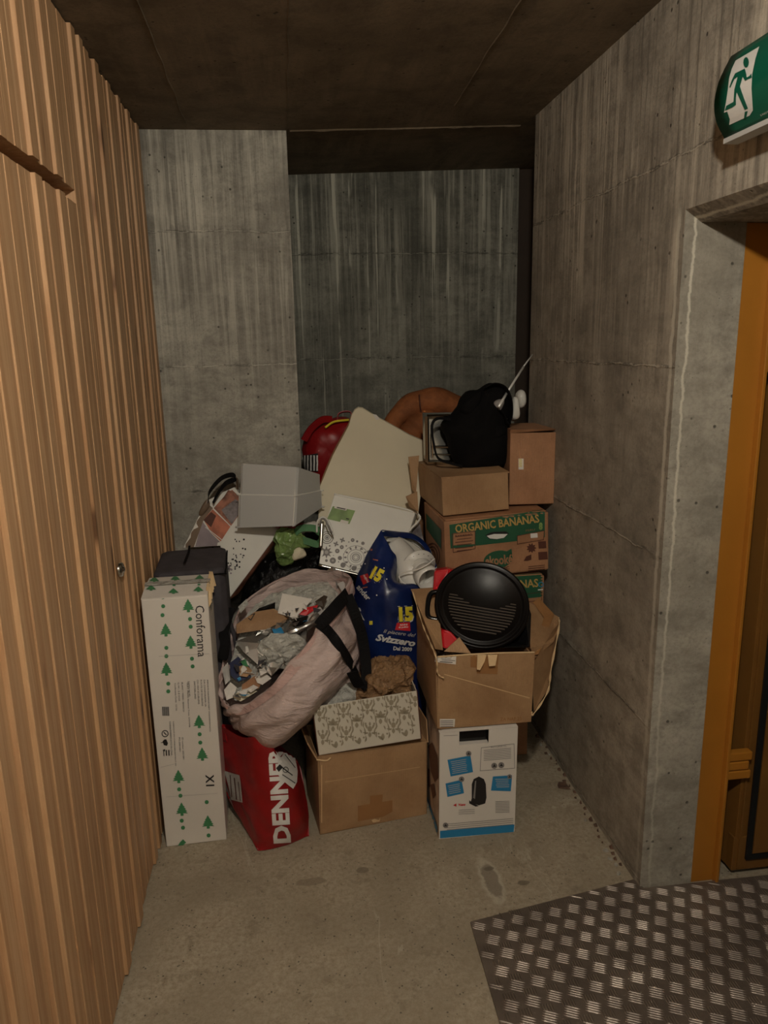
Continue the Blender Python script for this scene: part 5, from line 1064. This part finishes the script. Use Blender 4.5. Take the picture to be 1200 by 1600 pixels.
# ---- red bag far back
rz_ = thing('red_sports_bag', 'red bag with handles standing far back beside the concrete column', 'bag', at(510, 740, 3.35))
rbb = obj('body', *blob([(474, 690), (484, 670), (500, 660), (522, 653), (550, 655), (566, 690), (548, 730), (505, 762), (482, 745), (473, 718)], 3.38, .09, 10, 44, .010, 8, .003, 10, 2), 'red', rz_, smooth=True)
obj('handle', *ribbon([at(527, 660, 3.33), at(530, 646, 3.33), at(547, 644, 3.33), at(549, 658, 3.33)], .022, (.1, .9, -.3), .004, 30), 'red', rz_)
obj('handle', *ribbon([at(475, 688, 3.30), at(486, 670, 3.29), at(503, 656, 3.30), at(518, 655, 3.32)], .030, (.2, .3, -.9), .008, 30), 'red', rz_)
obj('zip', *tube([at(508, 668, 3.29), at(522, 659, 3.30), at(545, 656, 3.31)], .005, 6), 'yellow', rz_)
T = bvh(rbb)
decal('striped_panel', rz_, T, [[(474, 712), (497, 708), (497, 737), (480, 735)]], 'ink', .004, 5)
decal('panel_stripes', rz_, T, [rect(478 + k * 4.5, 723, 2.2, 24, 0) for k in range(5)], 'whiteprint', .006, 5, kind='stuff')
# ---- brown plush cushion
pc = thing('brown_cushion', 'rolled brown plush cushion far back above the cream board', 'cushion', at(660, 690, 3.45))
obj('outer_roll', *tube([at(608, 672, 3.42), at(622, 650, 3.45), at(650, 632, 3.47), at(680, 627, 3.47), at(712, 638, 3.47), at(735, 660, 3.46)], lambda t: .020 + .045 * math.sin(min(1, t * 1.5 + .15) * math.pi / 2) + .004 * math.sin(t * 23), 16), 'leather', pc, smooth=True)
obj('inner_roll', *tube([at(630, 694, 3.40), at(645, 676, 3.42), at(668, 660, 3.43), at(700, 668, 3.43)], lambda t: .035 + .035 * math.sin(t * 3.1) + .004 * math.sin(t * 31), 16), 'leather', pc, smooth=True)
obj('seam', *tube([at(655, 617, 3.415), at(656, 630, 3.395), at(658, 645, 3.40)], .0035, 6), 'brownink', pc, smooth=True)
# ---- ornate silver frame
sf = thing('metal_mirror', 'silver metal framed mirror standing on the kraft box beside the black bag', 'mirror', at(690, 722, 3.0))
f0, f1_, f2_, f3_ = at(667, 651, 2.96), at(730, 650, 2.96), at(730, 722, 2.93), at(668, 722, 2.93)
def bar4(a, b, r): return tube([a, b], r, 4)
obj('frame_bar', *bar4(f0, f1_, .009), 'silver', sf); obj('frame_bar', *bar4(f1_, f2_, .009), 'silver', sf); obj('frame_bar', *bar4(f2_, f3_, .009), 'silver', sf); obj('frame_bar', *bar4(f3_, f0, .009), 'silver', sf)
obj('side_plate', *slab([at(660, 645, 3.02), at(667, 651, 2.96), at(668, 722, 2.93), at(662, 716, 2.99)], (.003, .003, 0)), 'foil', sf)
obj('top_plate', *slab([at(660, 645, 3.02), at(722, 644, 3.02), at(730, 650, 2.96), at(667, 651, 2.96)], (0, 0, -.003)), 'foil', sf)
obj('mirror_panel', *slab([f0 + np.array([.005, .01, 0]), f1_ + np.array([0, .01, 0]), f2_ + np.array([0, .01, 0]), f3_ + np.array([.005, .01, 0])], (0, .003, 0)), 'silver', sf)
obj('inner_rail', *join([bar4(at(676, 662, 2.94), at(676, 715, 2.925), .003), bar4(at(676, 698, 2.93), at(705, 698, 2.93), .005), bar4(at(676, 710, 2.93), at(705, 710, 2.93), .003)]), 'silver', sf, kind='stuff')
# ---- black cloth bag
bg = thing('black_bag', 'black cloth shopping bag slumped on top of the kraft box', 'bag', at(745, 738, 2.82))
rows = []
OL = [(729, 611), (745, 611), (757, 604), (775, 601), (790, 610), (796, 630), (797, 655), (793, 690), (788, 722), (772, 736), (750, 741), (728, 738), (712, 724), (703, 705), (697, 685), (690, 665), (706, 650), (717, 630)]
obj('body', *blob(OL, 2.86, .10, 10, 60, .008, 9, .006, 9, 6), 'blacktex', bg, smooth=True)
obj('handle', *ribbon([at(708, 656, 2.84), at(684, 654, 2.82), at(675, 666, 2.80), at(678, 695, 2.80), at(685, 716, 2.79), at(705, 724, 2.79), at(722, 728, 2.79)], .016, (.1, 1, .1), .008, 50), 'web', bg)
obj('handle', *ribbon([at(757, 606, 2.80), at(772, 600, 2.79), at(788, 606, 2.79), at(797, 625, 2.79), at(798, 650, 2.79), at(792, 662, 2.78), at(786, 650, 2.77), at(778, 640, 2.76)], .045, (0, 1, -.2), .004, 50), 'blacktex', bg)
obj('fold', *blob([(718, 640), (735, 618), (752, 612), (746, 640), (741, 668), (730, 655)], 2.80, .03, 8, 30, .004), 'blacktex', bg, smooth=True)
obj('fold', *blob([(746, 668), (765, 650), (785, 664), (790, 676), (770, 690), (752, 690)], 2.80, .035, 8, 30, .005), 'blacktex', bg, smooth=True)
obj('opening', *blob([(771, 630), (779, 624), (788, 626), (783, 640), (777, 643)], 2.775, .012, 6, 20, 0), 'inkgrey', bg, smooth=True)
ro = thing('steel_rod', 'thin shiny steel rod rising behind the black bag to the wall', 'rod', at(778, 640, 2.76))
obj('lower_section', *tube([at(779, 636, 2.745), at(792, 614, 2.80)], .0055, 10), 'rod', ro, smooth=True)
obj('middle_section', *tube([at(790, 617, 2.795), at(818, 573, 2.88)], .0046, 10), 'rod', ro, smooth=True)
obj('tip_section', *tube([at(817, 574, 2.878), at(832, 554, 2.93)], .0028, 8), 'rod', ro, smooth=True)
one('white_bottle', *blob([(799, 652), (801, 624), (806, 620), (810, 626), (811, 652)], 2.86, .022, 8, 24, .001), 'whitep', 'small white bottle behind the black bag on the tall carton', 'bottle', smooth=True)
one('round_white_lamp', *blob([(806, 620), (809, 612), (815, 609), (820, 614), (821, 628), (817, 636), (810, 636)], 3.0, .03, 8, 28, .001), 'whitep', 'rounded white plastic jar in the corner behind the tall carton', 'jar', smooth=True)
one('black_cable_end', *tube([at(792, 654, 2.78), at(800, 656, 2.82), at(806, 657, 2.86)], .004, 8), 'blackpl', 'short black cable end lying on the tall carton lid', 'cable', smooth=True)
# ---- bin bag, green film, metal tube
one('bin_bag', *blob([(378, 925), (400, 886), (430, 868), (470, 866), (502, 852), (512, 880), (514, 930), (500, 980), (440, 1000), (385, 985)], 3.02, .12, 10, 60, .012, 8, .014, 12, 9), 'trashbag', 'glossy black bin bag behind the woven bag', 'bin bag')
one('green_carrier', *blob([(431, 834), (446, 826), (462, 832), (476, 840), (482, 852), (466, 856), (456, 866), (454, 880), (436, 879), (432, 860)], 2.88, .035, 10, 60, .008, 20, .018, 26, 4), 'limegreen', 'crumpled lime green plastic bag on the black bin bag', 'plastic bag')
one('green_strap', *ribbon([at(456, 836, 2.87), at(470, 826, 2.88), at(492, 826, 2.88), at(500, 836, 2.87), at(497, 850, 2.86), at(480, 846, 2.86), at(464, 842, 2.86)], .030, (0, .55, .8), .003, 50), 'leafgreen', 'dark green plastic strap looped beside the metal tube', 'strap')
one('white_rag', *blob([(452, 832), (470, 822), (492, 816), (498, 826), (480, 830), (462, 836)], 2.93, .03, 8, 32, .005, 16, .006, 20), 'paper', 'white crumpled cloth below the frosted tub', 'cloth')
one('cream_rag', *blob([(458, 862), (470, 856), (478, 866), (470, 872), (458, 874)], 2.86, .02, 6, 24, .004, 16, .006, 20), 'creamboard', 'small cream cloth tucked under the green plastic bag', 'cloth')
mt = thing('metal_tube', 'upright metal tube with white cable against the flower printed slim box', 'tube', at(502, 855, 2.84))
obj('barrel', *tube([at(503, 815, 2.87), at(502, 838, 2.85), at(501, 856, 2.835)], .0085, 14, 12), 'silver', mt, smooth=True)
obj('cord', *tube([at(495, 832, 2.86), at(496, 815, 2.86), at(504, 808, 2.86), at(512, 813, 2.86), at(518, 826, 2.85), at(521, 836, 2.84)], .004, 8), 'pipe', mt, smooth=True)
obj('cord', *tube([at(499, 820, 2.85), at(503, 811, 2.85), at(509, 814, 2.85), at(514, 826, 2.84), at(519, 832, 2.835)], .003, 8), 'inkgrey', mt, smooth=True)
hb = thing('back_carton', 'tall brown carton hidden behind the cream board under the plush cushion', 'box', (.25, 3.36, .001)); carton(hb, Frame(.25, 3.36, .001), .62, .36, 1.19, 'kraft2')
# ---- hidden body of the heap: dark rubbish sacks filling the space under the tub, board and lid
one('grey_sack', *blob([(505, 905), (560, 900), (640, 905), (660, 960), (650, 1050), (540, 1060), (505, 990)], 3.02, .12, 8, 40, .012, 8, .01, 12, 12), 'charcoal', 'dark grey sack in the shade beneath the flower printed slim white box', 'sack')
one('patterned_wrap', *slab([at(638, 838, 2.96), at(656, 818, 2.97), at(664, 852, 2.95), at(668, 880, 2.93), at(646, 872, 2.95)], (0, .03, 0)), 'photo2', 'grey patterned packet between the slim white box and the banana cartons', 'packet')
# ---- debris along the foot of the right wall
random.seed(21)
def chip(cx, cy, r, h, nm, mat, label, cat, group=None):
    n = 7; c = atz(cx, cy, 0); top = []; bot = []
    for i in range(n):
        a = 2 * math.pi * i / n; q = r * random.uniform(.6, 1.15); bot.append((c[0] + q * math.cos(a), c[1] + q * math.sin(a), .0015)); top.append((c[0] + q * .7 * math.cos(a + .2), c[1] + q * .7 * math.sin(a + .2), h * random.uniform(.6, 1.1)))
    vs = bot + top; fs = [tuple(range(n))[::-1], tuple(range(n, 2 * n))] + [(i, (i + 1) % n, n + (i + 1) % n, n + i) for i in range(n)]
    return one(nm, vs, fs, mat, label, cat, group)
for x, y, r, lb in ((947, 1330, .011, 'largest pale plaster chip at the foot of the right wall'), (953, 1343, .009, 'pale plaster chip just in front of the largest one'), (962, 1352, .008, 'third pale plaster chip counting back from the checker plate corner is behind this one'), (966, 1366, .008, 'pale plaster chip nearest the checker plate'), (915, 1283, .006, 'lone small plaster chip midway along the right wall foot'), (858, 1180, .006, 'tiny plaster chip in front of the farthest one'), (845, 1165, .007, 'farthest plaster chip, close to the torn carton corner')):
    chip(x, y, r, .008, 'plaster_chip', 'conc_col', lb.replace('third pale plaster chip counting back from the checker plate corner is behind this one', 'second plaster chip from the checker plate'), 'plaster chip', 'plaster chips along the wall foot')
chip(880, 1229, .030, .006, 'dead_leaf', 'rust', 'flat brown dead leaf on the floor near the right wall', 'leaf')
chip(884, 1203, .018, .008, 'leaf_litter', 'rust', 'brown leaf litter heap above the dead leaf at the wall foot', 'leaf litter')
chip(873, 1190, .014, .008, 'bark_piece', 'rust', 'reddish brown bark flake in the corner beyond the leaf litter', 'debris')
v_, f_ = [], []
for k in range(26):
    x = 845 + k * 5.6; y = 1150 + k * 8.7; c = atz(x + 4, y, 0); c[0] = 1.018 - random.uniform(0, .022); r = random.uniform(.003, .010)
    if c[1] < 1.95: break
    q = [(c[0] - r, c[1] - r, .001), (c[0] + r * .4, c[1] - r * 1.3, .001), (min(1.019, c[0] + r), c[1] + r, .001), (c[0] - r * .8, c[1] + r, .001), (c[0], c[1], random.uniform(.006, .016))]
    n = len(v_); v_ += q; f_ += [(n, n + 1, n + 4), (n + 1, n + 2, n + 4), (n + 2, n + 3, n + 4), (n + 3, n, n + 4), (n + 3, n + 2, n + 1, n)]
o = one('wall_foot_grit', v_, f_, 'rust', 'rusty grit and crumbs collected along the foot of the right wall', 'debris'); o['kind'] = 'stuff'
# ---- luminaire on the ceiling that gives the light (out of frame)
lm = thing('ceiling_lamp', 'round bulkhead lamp fixed to the concrete ceiling above the viewer', 'lamp', (.12, .22, 2.44))
obj('base', *lathe([(0, 0), (.10, 0), (.10, -.02), (.0, -.02)], Frame(.12, .22, 2.513), 28), 'whitep', lm)
